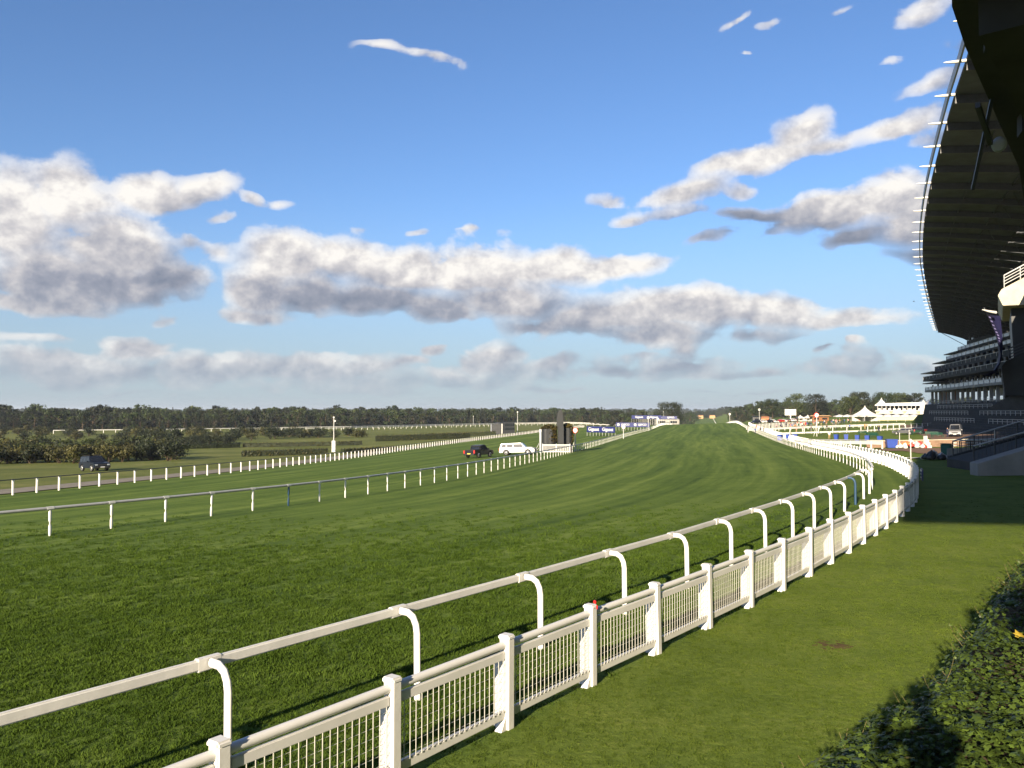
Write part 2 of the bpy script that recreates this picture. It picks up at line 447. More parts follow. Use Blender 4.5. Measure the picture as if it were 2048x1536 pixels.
M = dict(
    white=mat('white_plastic', (0.66, 0.65, 0.62), 0.42, 0.07, 2.0, 0.4, bump=0.05, bscale=8),
    whiteb=mat('white_paint', (0.54, 0.53, 0.50), 0.5, 0.06, 1.0, 0.3),
    alu=mat('aluminium', (0.40, 0.40, 0.39), 0.45, 0.1, 3.0, 0.4, metal=0.15),
    wire=mat('white_wire', (0.48, 0.47, 0.42), 0.5, 0.08, 5.0, 0.3),
    blue=mat('blue_paint', (0.018, 0.05, 0.10), 0.45, 0.15),
    navy=mat('navy_board', (0.012, 0.018, 0.10), 0.45, 0.1),
    navyf=mat('navy_fabric', (0.012, 0.012, 0.05), 0.7, 0.2, 1.0),
    lilac=mat('lilac_print', (0.22, 0.20, 0.42), 0.7, 0.1),
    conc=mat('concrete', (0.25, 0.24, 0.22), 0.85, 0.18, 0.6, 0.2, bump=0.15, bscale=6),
    concd=mat('shade_dark_concrete', (0.045, 0.045, 0.044), 0.85, 0.2, 0.5, 0.2, bump=0.1, bscale=5),  # concrete with the shade put into its base colour
    concl=mat('pale_concrete', (0.42, 0.38, 0.30), 0.85, 0.15, 0.8, 0.2, bump=0.15, bscale=5),
    steel=mat('dark_steel', (0.045, 0.046, 0.048), 0.5, 0.2, 2.0, 0.4),
    roofm=mat('roof_lining', (0.085, 0.09, 0.095), 0.7, 0.25, 0.4, 0.3),  # base colour kept low to carry the shade under the roof
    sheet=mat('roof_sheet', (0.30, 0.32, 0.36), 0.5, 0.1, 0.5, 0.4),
    sklt=mat('skylight_panel', (0.40, 0.41, 0.38), 0.6, 0.1, 0.7, 0.3),
    glassd=mat('dark_glass', (0.012, 0.014, 0.018), 0.08, 0.1, 1.0, 0.6),
    glassp=mat('pale_glass', (0.30, 0.33, 0.36), 0.2, 0.1, 1.0, 0.5),
    tyre=mat('tyre', (0.02, 0.02, 0.02), 0.8, 0.2),
    rim=mat('wheel_rim', (0.5, 0.5, 0.5), 0.35, 0.1, 4, 0.5, metal=0.6),
    pblack=mat('black_paint', (0.010, 0.010, 0.012), 0.25, 0.1, 1, 0.5),
    pblue=mat('dark_blue_paint', (0.006, 0.009, 0.018), 0.35, 0.1, 1, 0.5),
    pwhite=mat('white_car_paint', (0.56, 0.56, 0.55), 0.3, 0.04, 1, 0.5),
    psilver=mat('silver_paint', (0.20, 0.20, 0.205), 0.3, 0.06, 1, 0.5, metal=0.4),
    red=mat('red_plastic', (0.45, 0.02, 0.02), 0.35, 0.1),
    orange=mat('orange_plastic', (0.36, 0.12, 0.04), 0.5, 0.1),
    yellow=mat('yellow_plate', (0.65, 0.5, 0.08), 0.5, 0.05),
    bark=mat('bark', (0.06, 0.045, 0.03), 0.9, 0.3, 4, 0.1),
    gravel=mat('gravel', (0.22, 0.195, 0.155), 0.95, 0.22, 1.5, 0.1, bump=0.3, bscale=20),
    ivystem=mat('ivy_stem', (0.12, 0.10, 0.04), 0.8, 0.2, 5, 0.2),
    soil=mat('soil', (0.105, 0.075, 0.034), 0.95, 0.3, 2.0, 0.1, bump=0.3, bscale=25),
    paving=mat('brick_paving', (0.20, 0.13, 0.09), 0.9, 0.2, 2.0, 0.1, bump=0.2, bscale=12),
    tent=mat('tent_cloth', (0.55, 0.53, 0.50), 0.7, 0.04, 0.8, 0.2),
    cream=mat('cream_cloth', (0.46, 0.42, 0.28), 0.75, 0.05, 0.6, 0.2),
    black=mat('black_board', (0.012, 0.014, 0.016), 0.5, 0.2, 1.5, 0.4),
    dgreen=mat('dark_green_paint', (0.01, 0.055, 0.035), 0.5, 0.2, 1.0, 0.4),
    bingreen=mat('green_plastic', (0.015, 0.10, 0.075), 0.45, 0.1),
    binblue=mat('blue_bin_plastic', (0.02, 0.05, 0.26), 0.45, 0.1, 2.0, 0.4),
    brownw=mat('brown_timber', (0.20, 0.09, 0.04), 0.8, 0.2, 2.0, 0.2),
    tan=mat('tan_board', (0.42, 0.26, 0.13), 0.8, 0.15, 1.0, 0.2),
    skin=mat('skin', (0.42, 0.26, 0.19), 0.6, 0.08, 3.0, 0.3),
    hair=mat('dark_hair', (0.03, 0.02, 0.015), 0.7, 0.2),
    lamp=emit_mat('red_lamp', (1.0, 0.16, 0.12), 6.0),
    ivy=leaf_mat('ivy_leaf', (0.036, 0.064, 0.015), 0.7, 3.0, 0.25, 0.38, hue=(1.3, 1.1, 0.8)),
    yleaf=leaf_mat('yellow_leaf', (0.45, 0.36, 0.05), 0.2, 3.0, 0.2),
    leaf=leaf_mat('tree_leaf', (0.024, 0.042, 0.014), 0.5, 0.06, 0.15),
    leafp=leaf_mat('pale_tree_leaf', (0.036, 0.055, 0.017), 0.5, 0.06, 0.15),
    leafd=leaf_mat('dark_tree_leaf', (0.015, 0.022, 0.010), 0.4, 0.06, 0.10),
    bush=leaf_mat('bush_leaf', (0.034, 0.042, 0.014), 0.5, 0.12, 0.15, hue=(1.4, 1.05, 0.8)),
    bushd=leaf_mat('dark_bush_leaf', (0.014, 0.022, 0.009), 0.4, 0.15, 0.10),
    autumn=leaf_mat('autumn_leaf', (0.050, 0.046, 0.012), 0.5, 0.5, 0.2),
)

# ------------------------------------------------------------------ the lie of the land
# s runs along the straight, t across it (right of the course is positive)
TH = R(13.1); ST, CT = math.sin(TH), math.cos(TH)
def to_st(x, y): return x * ST + y * CT, x * CT - y * ST
def to_xy(s, t): return s * ST + t * CT, s * CT - t * ST

def spline(pts):
    xs = [float(p[0]) for p in pts]; ys = [float(p[1]) for p in pts]; n = len(xs)
    ms = []
    for k in range(n):
        if k == 0: ms.append((ys[1] - ys[0]) / (xs[1] - xs[0]))
        elif k == n - 1: ms.append(0.0)
        else: ms.append((ys[k + 1] - ys[k - 1]) / (xs[k + 1] - xs[k - 1]))
    import bisect
    def f(x):
        if x <= xs[0]: return ys[0] + (x - xs[0]) * ms[0]
        if x >= xs[-1]: return ys[-1]
        i = bisect.bisect_right(xs, x) - 1
        h = xs[i + 1] - xs[i]; u = (x - xs[i]) / h; u2 = u * u; u3 = u2 * u
        return (2 * u3 - 3 * u2 + 1) * ys[i] + (u3 - 2 * u2 + u) * ms[i] * h + (-2 * u3 + 3 * u2) * ys[i + 1] + (u3 - u2) * ms[i + 1] * h
    return f

P_TRACK = spline([(-100, 1.71), (0, 0), (70, -1.197), (140, -2.38), (200, -2.75), (290, -2.7), (360, -2.1), (450, -3.2), (800, -11), (1050, -12.5), (1440, -9.2), (1700, -9.6), (3500, -3)])
P_INFIELD = spline([(-100, 1.71), (0, 0), (70, -1.197), (140, -2.38), (200, -2.9), (500, -3.6), (1200, -4), (3500, 2), (6000, 6)])
P_STAND = spline([(-100, 1.71), (0, 0), (70, -1.197), (140, -2.38), (200, -2.75), (500, -2.9), (1200, -4), (3500, 0)])
CROSS = spline([(-2000, -3.6), (-160, -3.5), (-110, -3.15), (-80, -2.5), (-40, -1.25), (0, 0), (30, .94), (80, 1.9), (150, 2.6), (400, 3)])
def sstep(a, b, x):
    u = min(1.0, max(0.0, (x - a) / (b - a))); return u * u * (3 - 2 * u)
def ground(x, y):
    s, t = to_st(x, y)
    w = sstep(-110, -40, t); w2 = sstep(16, 45, t)
    p = P_TRACK(s) * w * (1 - w2)
    if w < 1: p += P_INFIELD(s) * (1 - w)
    if w2 > 0: p += P_STAND(s) * w2
    return .236 + p + CROSS(t)
def gpt(x, y, dz=0.0): return Vector((x, y, ground(x, y) + dz))

T_LEFT = spline([(-20, -44), (5, -33.4), (15, -29.2), (27, -24.6), (34.3, -22.2), (42.6, -20.2), (55, -18.9), (67, -18.5), (95, -18.9), (122, -19.8), (162, -20.6), (208, -21), (255, -20.5), (300, -19), (380, -18.2), (450, -18), (1440, -17)])
T_RIGHT = spline([(-20, -16.6), (2, -7.4), (6, -5.75), (10.6, -3.8), (13.3, -2.65), (16.1, -1.5), (18.9, -.35), (31, 4.0), (44.4, 8.0), (56, 10.0), (66, 11.0), (76, 11.6), (95, 12.1), (118, 12.6), (199, 13.3), (300, 13.4), (1440, 13)])
T_FENCE = spline([(-20, -15.2), (0, -6.6), (4, -4.8), (9.8, -2.35), (11.6, -1.58), (13.3, -.8), (15.1, 0), (16.9, .8), (18.7, 1.58), (20.4, 2.3), (22.3, 3.05), (24.2, 3.8), (29.5, 5.75), (32.1, 6.7), (39.6, 9.0), (52, 11.7), (63.2, 13.2), (72.3, 14), (104.9, 15), (200, 16), (450, 16.2)])
T_INNER = spline([(20, -47), (50, -47.2), (60, -47.3), (71, -47.4), (80, -47.8), (119, -53.2), (156, -59), (200, -62.6), (256, -63.6), (311, -62), (420, -60)])

def resample(tf, s0, s1, gap, start=0.0):
    """points on the ground along t = tf(s), gap metres apart"""
    pts = []; s = s0; x, y = to_xy(s, tf(s)); acc = start; px, py = x, y
    pts.append(Vector((x, y, 0)))
    d = 0.0
    while s < s1:
        s += 0.05
        x, y = to_xy(s, tf(s))
        d += math.hypot(x - px, y - py); px, py = x, y
        if d >= gap:
            d -= gap; pts.append(Vector((x, y, 0)))
    for p in pts: p.z = ground(p.x, p.y)
    return pts

def grass_material(name, near=False):
    m = bpy.data.materials.new(name); m.use_nodes = True
    nt = m.node_tree; bs = nt.nodes['Principled BSDF']
    geo = nt.nodes.new('ShaderNodeNewGeometry'); pos = geo.outputs['Position']
    at = nt.nodes.new('ShaderNodeAttribute'); at.attribute_name = 'course'
    sp = nd(nt, 'ShaderNodeSeparateXYZ', {0: at.outputs['Vector']})
    across, along, zone = sp.outputs[0], sp.outputs[1], sp.outputs[2]
    # mown bands that follow the course, broken up lengthways
    warp = nd(nt, 'ShaderNodeTexNoise', {'Vector': pos, 'Scale': 0.05, 'Detail': 2.0}).outputs[0]
    bx = mth(nt, 'MULTIPLY_ADD', warp, 0.05, across)
    v1 = nd(nt, 'ShaderNodeCombineXYZ', {0: mth(nt, 'MULTIPLY', bx, 15.0), 1: mth(nt, 'MULTIPLY', along, 0.010)}).outputs[0]
    bands = nd(nt, 'ShaderNodeTexNoise', {'Vector': v1, 'Scale': 1.0, 'Detail': 3.0, 'Roughness': 0.6}).outputs[0]
    v2 = nd(nt, 'ShaderNodeCombineXYZ', {0: mth(nt, 'MULTIPLY', across, 34.0), 1: mth(nt, 'MULTIPLY', along, 0.05)}).outputs[0]
    streak = nd(nt, 'ShaderNodeTexNoise', {'Vector': v2, 'Scale': 1.0, 'Detail': 4.0, 'Roughness': 0.65}).outputs[0]
    patch = nd(nt, 'ShaderNodeTexNoise', {'Vector': pos, 'Scale': 0.55, 'Detail': 6.0, 'Roughness': 0.68}).outputs[0]
    fine = nd(nt, 'ShaderNodeTexNoise', {'Vector': pos, 'Scale': 9.0, 'Detail': 6.0, 'Roughness': 0.75}).outputs[0]
    f = mth(nt, 'ADD', mth(nt, 'MULTIPLY', bands, 1.25), mth(nt, 'MULTIPLY', streak, 0.95))
    f = mth(nt, 'ADD', f, mth(nt, 'MULTIPLY', patch, 0.65))
    f = mth(nt, 'MULTIPLY_ADD', fine, 0.75, f)
    f = nd(nt, 'ShaderNodeMapRange', {0: f, 1: 1.42, 2: 2.12}).outputs[0]
    ramp = nt.nodes.new('ShaderNodeValToRGB'); cr = ramp.color_ramp
    cr.elements[0].color = (0.042, 0.078, 0.012, 1); cr.elements[1].color = (0.155, 0.208, 0.040, 1)
    e = cr.elements.new(0.5); e.color = (0.090, 0.138, 0.022, 1)
    nt.links.new(f, ramp.inputs[0])
    # lawn before the stand: lighter, yellower, no bands
    lf = mth(nt, 'ADD', mth(nt, 'MULTIPLY', patch, 0.9), mth(nt, 'MULTIPLY', fine, 0.8))
    lf = nd(nt, 'ShaderNodeMapRange', {0: lf, 1: 0.55, 2: 1.15}).outputs[0]
    lr = nt.nodes.new('ShaderNodeValToRGB'); cr = lr.color_ramp
    cr.elements[0].color = (0.060, 0.095, 0.013, 1); cr.elements[1].color = (0.185, 0.220, 0.045, 1)
    e = cr.elements.new(0.5); e.color = (0.118, 0.164, 0.027, 1)
    nt.links.new(lf, lr.inputs[0])
    # rough grass of the infield
    rr = nt.nodes.new('ShaderNodeValToRGB'); cr = rr.color_ramp
    cr.elements[0].color = (0.075, 0.092, 0.022, 1); cr.elements[1].color = (0.21, 0.20, 0.065, 1)
    e = cr.elements.new(0.5); e.color = (0.125, 0.142, 0.034, 1)
    rn = nd(nt, 'ShaderNodeTexNoise', {'Vector': pos, 'Scale': 0.09, 'Detail': 7.0, 'Roughness': 0.7}).outputs[0]
    nt.links.new(nd(nt, 'ShaderNodeMapRange', {0: rn, 1: 0.3, 2: 0.7}).outputs[0], rr.inputs[0])
    zl = nd(nt, 'ShaderNodeMapRange', {0: zone, 1: 0.35, 2: 0.65}).outputs[0]
    zr = nd(nt, 'ShaderNodeMapRange', {0: zone, 1: -0.35, 2: -0.65}).outputs[0]
    c = mixc(nt, zl, ramp.outputs[0], lr.outputs[0])
    c = mixc(nt, zr, c, rr.outputs[0])
    nt.links.new(c, bs.inputs['Base Color'])
    bs.inputs['Roughness'].default_value = 0.9
    bs.inputs['Specular IOR Level'].default_value = 0.08
    if not near:
        bh = mth(nt, 'ADD', mth(nt, 'MULTIPLY', fine, 1.0), mth(nt, 'MULTIPLY', patch, 0.6))
        b = nd(nt, 'ShaderNodeBump', {'Height': bh, 'Strength': 0.55, 'Distance': 0.12})
        nt.links.new(b.outputs[0], bs.inputs['Normal'])
    return m

M['turf'] = grass_material('turf')

def course_attr(x, y):
    s, t = to_st(x, y)
    l, r = T_LEFT(s), T_RIGHT(s)
    a = (t - l) / (r - l)
    fz = T_FENCE(s)
    z = sstep(fz - 0.6, fz + 0.6, t)
    if t < -30: z = -sstep(T_INNER(s) + 0.5, T_INNER(s) - 3.5, -0.0 + t) if t < T_INNER(s) + 2 else 0.0
    return a, s, z

def build_ground():
    def geom(a, b, first, ratio):
        out = [a]; d = first
        while out[-1] < b:
            out.append(out[-1] + d); d *= ratio
        return out
    ss = geom(-60, 30, 3.0, 1.0)[:-1] + geom(30, 9000, 2.0, 1.022)
    tpos = geom(0, 40, 1.3, 1.0) + geom(42, 6000, 2.5, 1.09)
    tneg = [-v for v in geom(1.3, 66, 1.6, 1.0) + geom(68.5, 6000, 3.0, 1.08)]
    ts = sorted(tneg + tpos)
    nS, nT = len(ss), len(ts)
    verts = []; at = []
    for s in ss:
        for t in ts:
            x, y = to_xy(s, t)
            z = ground(x, y)
            verts.append((x, y, z)); at.append(course_attr(x, y))
    faces = []
    for i in range(nS - 1):
        for j in range(nT - 1):
            a = i * nT + j
            faces.append((a, a + 1, a + nT + 1, a + nT))
    me = bpy.data.meshes.new('ground'); me.from_pydata(verts, [], faces)
    A = me.attributes.new('course', 'FLOAT_VECTOR', 'POINT')
    A.data.foreach_set('vector', np.array(at, dtype=np.float32).ravel())
    me.polygons.foreach_set('use_smooth', [True] * len(faces))
    me.materials.append(M['turf'])
    o = bpy.data.objects.new('ground', me); COL.objects.link(o)
    bm = bmesh.new(); bm.from_mesh(me); bmesh.ops.recalc_face_normals(bm, faces=bm.faces)
    if sum(f.normal.z for f in list(bm.faces)[:50]) < 0: bmesh.ops.reverse_faces(bm, faces=bm.faces)
    bm.to_mesh(me); bm.free()
    o['kind'] = 'structure'
    return o
ground_obj = build_ground()

def drape(name, lo, hi, s0, s1, ds, m, nt_=6, dz=0.05, label=None, edge=0.0):
    """a strip laid on the ground between t = lo(s) and hi(s)"""
    vs = []; fs = []; k = 0; s = s0
    while s <= s1:
        for j in range(nt_ + 1):
            u = j / nt_
            t = lo(s) * (1 - u) + hi(s) * u
            if edge and j in (0, nt_): t += (mnoise.noise((s * 0.35, j * 9.0, 0.0))) * edge
            x, y = to_xy(s, t)
            vs.append((x, y, ground(x, y) + dz))
        k += 1; s += ds
    for i in range(k - 1):
        for j in range(nt_):
            a = i * (nt_ + 1) + j
            fs.append((a, a + 1, a + nt_ + 2, a + nt_ + 1))
    me = bpy.data.meshes.new(name); me.from_pydata(vs, [], fs); me.materials.append(m)
    o = bpy.data.objects.new(name, me); COL.objects.link(o)
    o['kind'] = 'structure'
    if label: o['label'] = label
    return o

drape('gravel_path', lambda s: T_INNER(s) - 6.2, lambda s: T_INNER(s) - 1.2, 30, 420, 3.0, M['gravel'], 5, 0.06, 'grey gravel path behind the inner white post fence', 0.5)
drape('paved_path', lambda s: 20.5 + (s - 100) * 0.05, lambda s: 30.0, 104, 113, 1.0, M['paving'], 8, 0.05, 'reddish brown paved path across the lawn')
drape('service_path', lambda s: 21.5 + (s - 78) * 0.03, lambda s: 26.5, 77, 104, 1.5, M['paving'], 6, 0.05, 'brown paved path beside the concrete ramp', 0.2)
drape('terrace_apron', lambda s: 34.0 + (s - 130) * 0.17, lambda s: 60.0 + (s - 130) * 0.17, 128, 300, 4.0, M['paving'], 8, 0.05, 'paving in front of the stand terraces')

# ------------------------------------------------------------------ rails and fences
UP = Vector((0, 0, 1))

def crowd_fence():
    pts = resample(T_FENCE, 4.35, 330, 1.955)
    root = empty('crowd_fence', pts[0])
    tag(root, 'white plastic crowd fence with wire panels curving from the foreground along the lawn', 'fence')
    # shared pieces
    b = MB()
    b.box((0, -.005, 0.50), (0.125, 0.140, 1.16))                      # shaft, foot in the ground
    b.M = Matrix.Rotation(R(90), 4, 'Z')
    b.prism([(.06, -.05), (.19, -.05), (.165, .10), (.165, .76), (.06, .84)], -.03, .03)      # stiffening plate behind
    b.M = None
    shaft = b
    c = MB(); c.box((0, 0, 1.09), (0.148, 0.165, 0.06))
    f = MB(); f.prism([(-0.20, -0.06), (-0.06, -0.06), (-0.06, 0.20)], -0.05, 0.05)
    me_shaft = shaft.mesh('post', M['white'], bevel=0.012)
    me_cap = c.mesh('cap', M['white'], bevel=0.018)
    me_foot = f.mesh('foot', M['white'])
    g = MB(); g.tube([(0.03, 0, 1.0), (0.965, 0, 1.0)], 0.045, 10)
    me_tr = g.mesh('top_rail', M['white'])
    g = MB(); g.box((0.5, -0.012, 0.885), (0.93, 0.05, 0.10)); me_bd = g.mesh('rail_board', M['white'], bevel=0.008)
    g = MB(); g.box((0.5, -0.012, 0.185), (0.93, 0.05, 0.105)); me_br = g.mesh('bottom_rail', M['white'], bevel=0.008)
    def wires(nv, nh, w):
        g = MB()
        for i in range(nv):
            u = 0.065 + 0.87 * i / (nv - 1)
            g.box((u, -0.045, 0.535), (w / 1.95, w, 0.62))
        for i in range(nh):
            g.box((0.5, -0.045 + w * 0.9, 0.29 + 0.50 * i / (nh - 1)), (0.885, w * 0.55, w * 0.55))
        return g.mesh('wire_panel', M['wire'])
    me_w = wires(20, 6, 0.0065); me_w2 = wires(20, 4, 0.0085)
    far = MB()
    n_ind = 118
    for i in range(len(pts) - 1):
        a, q = pts[i], pts[i + 1]
        d = q - a; L = d.length; F_ = frame(d, UP, a)
        dh = Vector((d.x, d.y, 0)); FP = frame(dh, UP, a + Vector((0, 0, rnd.uniform(-.012, .012))))
        FP = FP @ Matrix.Rotation(rnd.gauss(0, 0.008), 4, 'X') @ Matrix.Rotation(rnd.gauss(0, 0.006), 4, 'Y')
        S = Matrix.Diagonal((L, 1, 1, 1))
        if i < n_ind:
            p = inst('post', me_shaft, root, FP)
            k = bpy.data.objects.new('cap', me_cap); COL.objects.link(k); k.parent = p
            if i < 40:
                k = bpy.data.objects.new('foot', me_foot); COL.objects.link(k); k.parent = p
            inst('top_rail', me_tr, root, F_ @ S)
            inst('rail_board', me_bd, root, F_ @ S)
            inst('bottom_rail', me_br, root, F_ @ S)
            w = inst('wire_panel', me_w if i < 24 else me_w2, root, F_ @ S)
            w['kind'] = 'stuff'
        else:
            far.box((0, 0, 0.52), (0.14, 0.16, 1.2), M=FP)
            far.box((L / 2, 0, 0.98), (L, 0.09, 0.12), M=F_)
            far.box((L / 2, 0, 0.85), (L, 0.05, 0.12), M=F_)
            far.box((L / 2, 0, 0.19), (L, 0.05, 0.12), M=F_)
            far.box((L / 2, 0, 0.53), (L, 0.012, 0.5), M=F_)
    o = far.build('far_panels', M['white'], root); o['kind'] = 'stuff'
    return pts
fence_pts = crowd_fence()

def arm_rail():
    """running rail on bent arms, close by; the rail hangs over the course"""
    pts = resample(T_RIGHT, 2.55, 44.5, 2.92)
    root = empty('running_rail', pts[0])
    tag(root, 'white running rail on curved goose-neck posts inside the crowd fence', 'rail')
    g = MB()
    prof = [(0, 0, -0.05), (0, 0, 0.55), (0, 0.0, 0.88), (0, 0.018, 0.99), (0, 0.07, 1.085), (0, 0.16, 1.135), (0, 0.30, 1.14)]
    g.tube(prof, [0.052] * 7, 10, ry=[0.036] * 7, up=Vector((1, 0, 0)))
    me_p = g.mesh('post', M['white'])
    g = MB(); g.box((0, 0.36, 1.13), (0.30, 0.082, 0.142)); me_c = g.mesh('bracket', M['white'], bevel=0.012)
    tops = []
    for i, a in enumerate(pts):
        d = (pts[min(i + 1, len(pts) - 1)] - pts[max(i - 1, 0)])
        dh = Vector((d.x, d.y, 0)); F_ = frame(dh, UP, a)
        if i == 13: continue
        p = inst('post', me_p, root, F_ @ Matrix.Rotation(rnd.gauss(0, 0.01), 4, 'X'))
        k = inst('bracket', me_c, None, Matrix.Identity(4)); k.parent = p
    for i in range(len(pts) - 1):
        d0 = pts[min(i + 1, len(pts) - 1)] - pts[max(i - 1, 0)]
        d1 = pts[min(i + 2, len(pts) - 1)] - pts[i]
        A = frame(Vector((d0.x, d0.y, 0)), UP, pts[i]) @ Vector((0, 0.36, 1.13))
        B = frame(Vector((d1.x, d1.y, 0)), UP, pts[i + 1]) @ Vector((0, 0.36, 1.13))
        g = MB(); g.bar(A, B, 0.062, 0.118)
        g.build('rail', M['white'], root, bevel=0.016)
    # a blue post where two lengths meet, and the bundle of rails beyond
    for i in (13,):
        a = pts[i]; d = pts[i + 1] - pts[i - 1]; F_ = frame(Vector((d.x, d.y, 0)), UP, a)
        me_b = me_p.copy(); me_b.materials.clear(); me_b.materials.append(M['blue'])
        o = inst('post', me_b, root, F_); o['label'] = 'blue goose-neck post of the running rail'
    return pts
arm_pts = arm_rail()

def plain_rail(name, label, tf, s0, s1, gap, height, post_w, rail_r, m_rail, paddle=False, blue_at=None, n_ind=280, cap=True, rail_flat=1.0):
    pts = resample(tf, s0, s1, gap)
    root = empty(name, pts[0]); tag(root, label, 'rail')
    g = MB()
    h = height - rail_r
    if paddle:      # flat post with a waist half-way
        w = post_w / 2
        prof = [(w * .75, -0.05), (w * .8, 0.02), (w, 0.12), (w, h * .36), (w * .45, h * .47), (w * .45, h * .51), (w, h * .60), (w, h * .93), (w * .6, h)]
        g.lathe(prof, n=10, sx=1.0, sy=0.62)
    else:
        g.lathe([(post_w * .5, -0.05), (post_w * .5, h * .96), (post_w * .56, h * .97), (post_w * .56, h)], n=8, smooth=False)
    me_p = g.mesh('post', M['white'])
    me_b = me_p.copy(); me_b.materials.clear(); me_b.materials.append(M['blue'])
    g = MB(); g.box((0, 0, height), (0.34, rail_r * 2.16, rail_r * 2.12 * rail_flat)); me_j = g.mesh('joint', M['white'], bevel=rail_r * .6)
    far = MB(); farr = MB()
    for i, a in enumerate(pts):
        d = (pts[min(i + 1, len(pts) - 1)] - pts[max(i - 1, 0)]); F_ = frame(Vector((d.x, d.y, 0)), UP, a)
        if i < n_ind:
            blue = blue_at is not None and i == blue_at
            o = inst('post', me_b if blue else me_p, root, F_ @ Matrix.Rotation(rnd.gauss(0, 0.012), 4, 'Y'))
            if blue: o['label'] = 'blue post of the rail'
            if cap:
                k = bpy.data.objects.new('joint', me_j); COL.objects.link(k); k.parent = o
        else:
            far.box((0, 0, height / 2), (post_w, post_w * .6, height), M=F_)
        if i < len(pts) - 1:
            A = a + UP * height; B = pts[i + 1] + UP * height
            if i < n_ind:
                r = MB(); r.tube([A, B], rail_r, 8, ry=rail_r * rail_flat); r.build('rail', m_rail, root)
            else:
                farr.bar(A, B, rail_r * 2)
    if far.v:
        o = far.build('far_posts', M['white'], root); o['kind'] = 'stuff'
        o = farr.build('far_rail', m_rail, root); o['kind'] = 'stuff'
    return pts

left_pts = plain_rail('running_rail', 'grey running rail on white waisted posts along the far side of the course', T_LEFT, 20.1, 384, 2.5, 1.06, 0.125, 0.062, M['alu'], paddle=True, blue_at=8, n_ind=118)
right_pts = plain_rail('running_rail', 'white running rail on straight posts along the straight beside the crowd fence', T_RIGHT, 46.5, 384, 2.5, 1.06, 0.12, 0.06, M['white'], paddle=True, n_ind=110)
inner_pts = plain_rail('post_and_rail', 'low post and rail of white posts with thin dark rail before the gravel path', T_INNER, 38, 420, 2.15, 1.08, 0.15, 0.035, M['steel'], n_ind=150, cap=False)

def far_straight_rail(tf, label):
    root = None
    pts = resample(tf, 384, 1500, 8.0)
    root = empty('running_rail', pts[0]); tag(root, label, 'rail')
    g = MB(); h = MB()
    for a, b_ in zip(pts, pts[1:]):
        g.bar(a + UP * 1.0, b_ + UP * 1.0, 0.16, 0.2)
        h.box((a.x, a.y, a.z + .5), (0.16, 0.16, 1.0))
    g.build('rail', M['white'], root); o = h.build('posts', M['white'], root); o['kind'] = 'stuff'
far_straight_rail(lambda s: T_LEFT(s), 'white rail beyond the brow on the near side of the far huts')
far_straight_rail(lambda s: T_RIGHT(s), 'white rail beyond the brow climbing to the far end of the course')

def round_course_rail(line, label, h=1.15, gap=4.0, thick=0.16):
    pts = []
    for (x0, y0), (x1, y1) in zip(line, line[1:]):
        n = max(1, int(math.hypot(x1 - x0, y1 - y0) / gap))
        for i in range(n):
            u = i / n; pts.append(gpt(x0 + (x1 - x0) * u, y0 + (y1 - y0) * u))
    root = empty('running_rail', pts[0]); tag(root, label, 'rail')
    g = MB(); p = MB()
    for a, b_ in zip(pts, pts[1:]):
        g.bar(a + UP * h, b_ + UP * h, thick, thick * 1.3)
        p.box((a.x, a.y, a.z + h / 2), (0.2, 0.2, h))
    g.build('rail', M['whiteb'], root)
    o = p.build('posts', M['whiteb'], root); o['kind'] = 'stuff'
RC = [(-210, 380), (-175, 402), (-140, 440), (-95, 489), (-55, 560), (-10, 630), (40, 660), (85, 645)]
round_course_rail(RC, 'long white rail of the round course in front of the woods, outer line', 1.5, 5.0, 0.26)
round_course_rail([(x * .96 + 2, y * .93) for x, y in RC[2:]], 'long white rail of the round course in front of the woods, inner line', 1.4, 5.0, 0.22)

# ------------------------------------------------------------------ the grandstand
ROOF_Z = CAMZ + 32.0
roof_x = spline([(60, 35.0), (68.6, 38.9), (83.2, 44.9), (100.1, 52.1), (115.9, 59.0), (131.7, 66.2), (147.6, 73.7), (174.7, 87.1), (201.6, 101.1), (227.8, 115.0), (268.4, 136.8), (326.6, 168.4), (340, 176)])
roof_w = spline([(60, 46), (80, 43), (140, 36), (230, 24), (326, 17), (340, 17)])

def translucent_mat():
    m = bpy.data.materials.new('skylight_glazing'); m.use_nodes = True
    nt = m.node_tree; nt.nodes.clear()
    n = nd(nt, 'ShaderNodeTexNoise', {'Scale': 0.5, 'Detail': 3.0}).outputs[0]
    c = mixc(nt, n, (0.20, 0.20, 0.18, 1), (0.42, 0.42, 0.38, 1))
    t = nd(nt, 'ShaderNodeBsdfTranslucent', {'Color': c}); d = nd(nt, 'ShaderNodeBsdfDiffuse', {'Color': c})
    mx = nd(nt, 'ShaderNodeMixShader', {0: 0.4, 1: t.outputs[0], 2: d.outputs[0]})
    nt.links.new(mx.outputs[0], nt.nodes.new('ShaderNodeOutputMaterial').inputs[0])
    return m
M['glazing'] = translucent_mat()

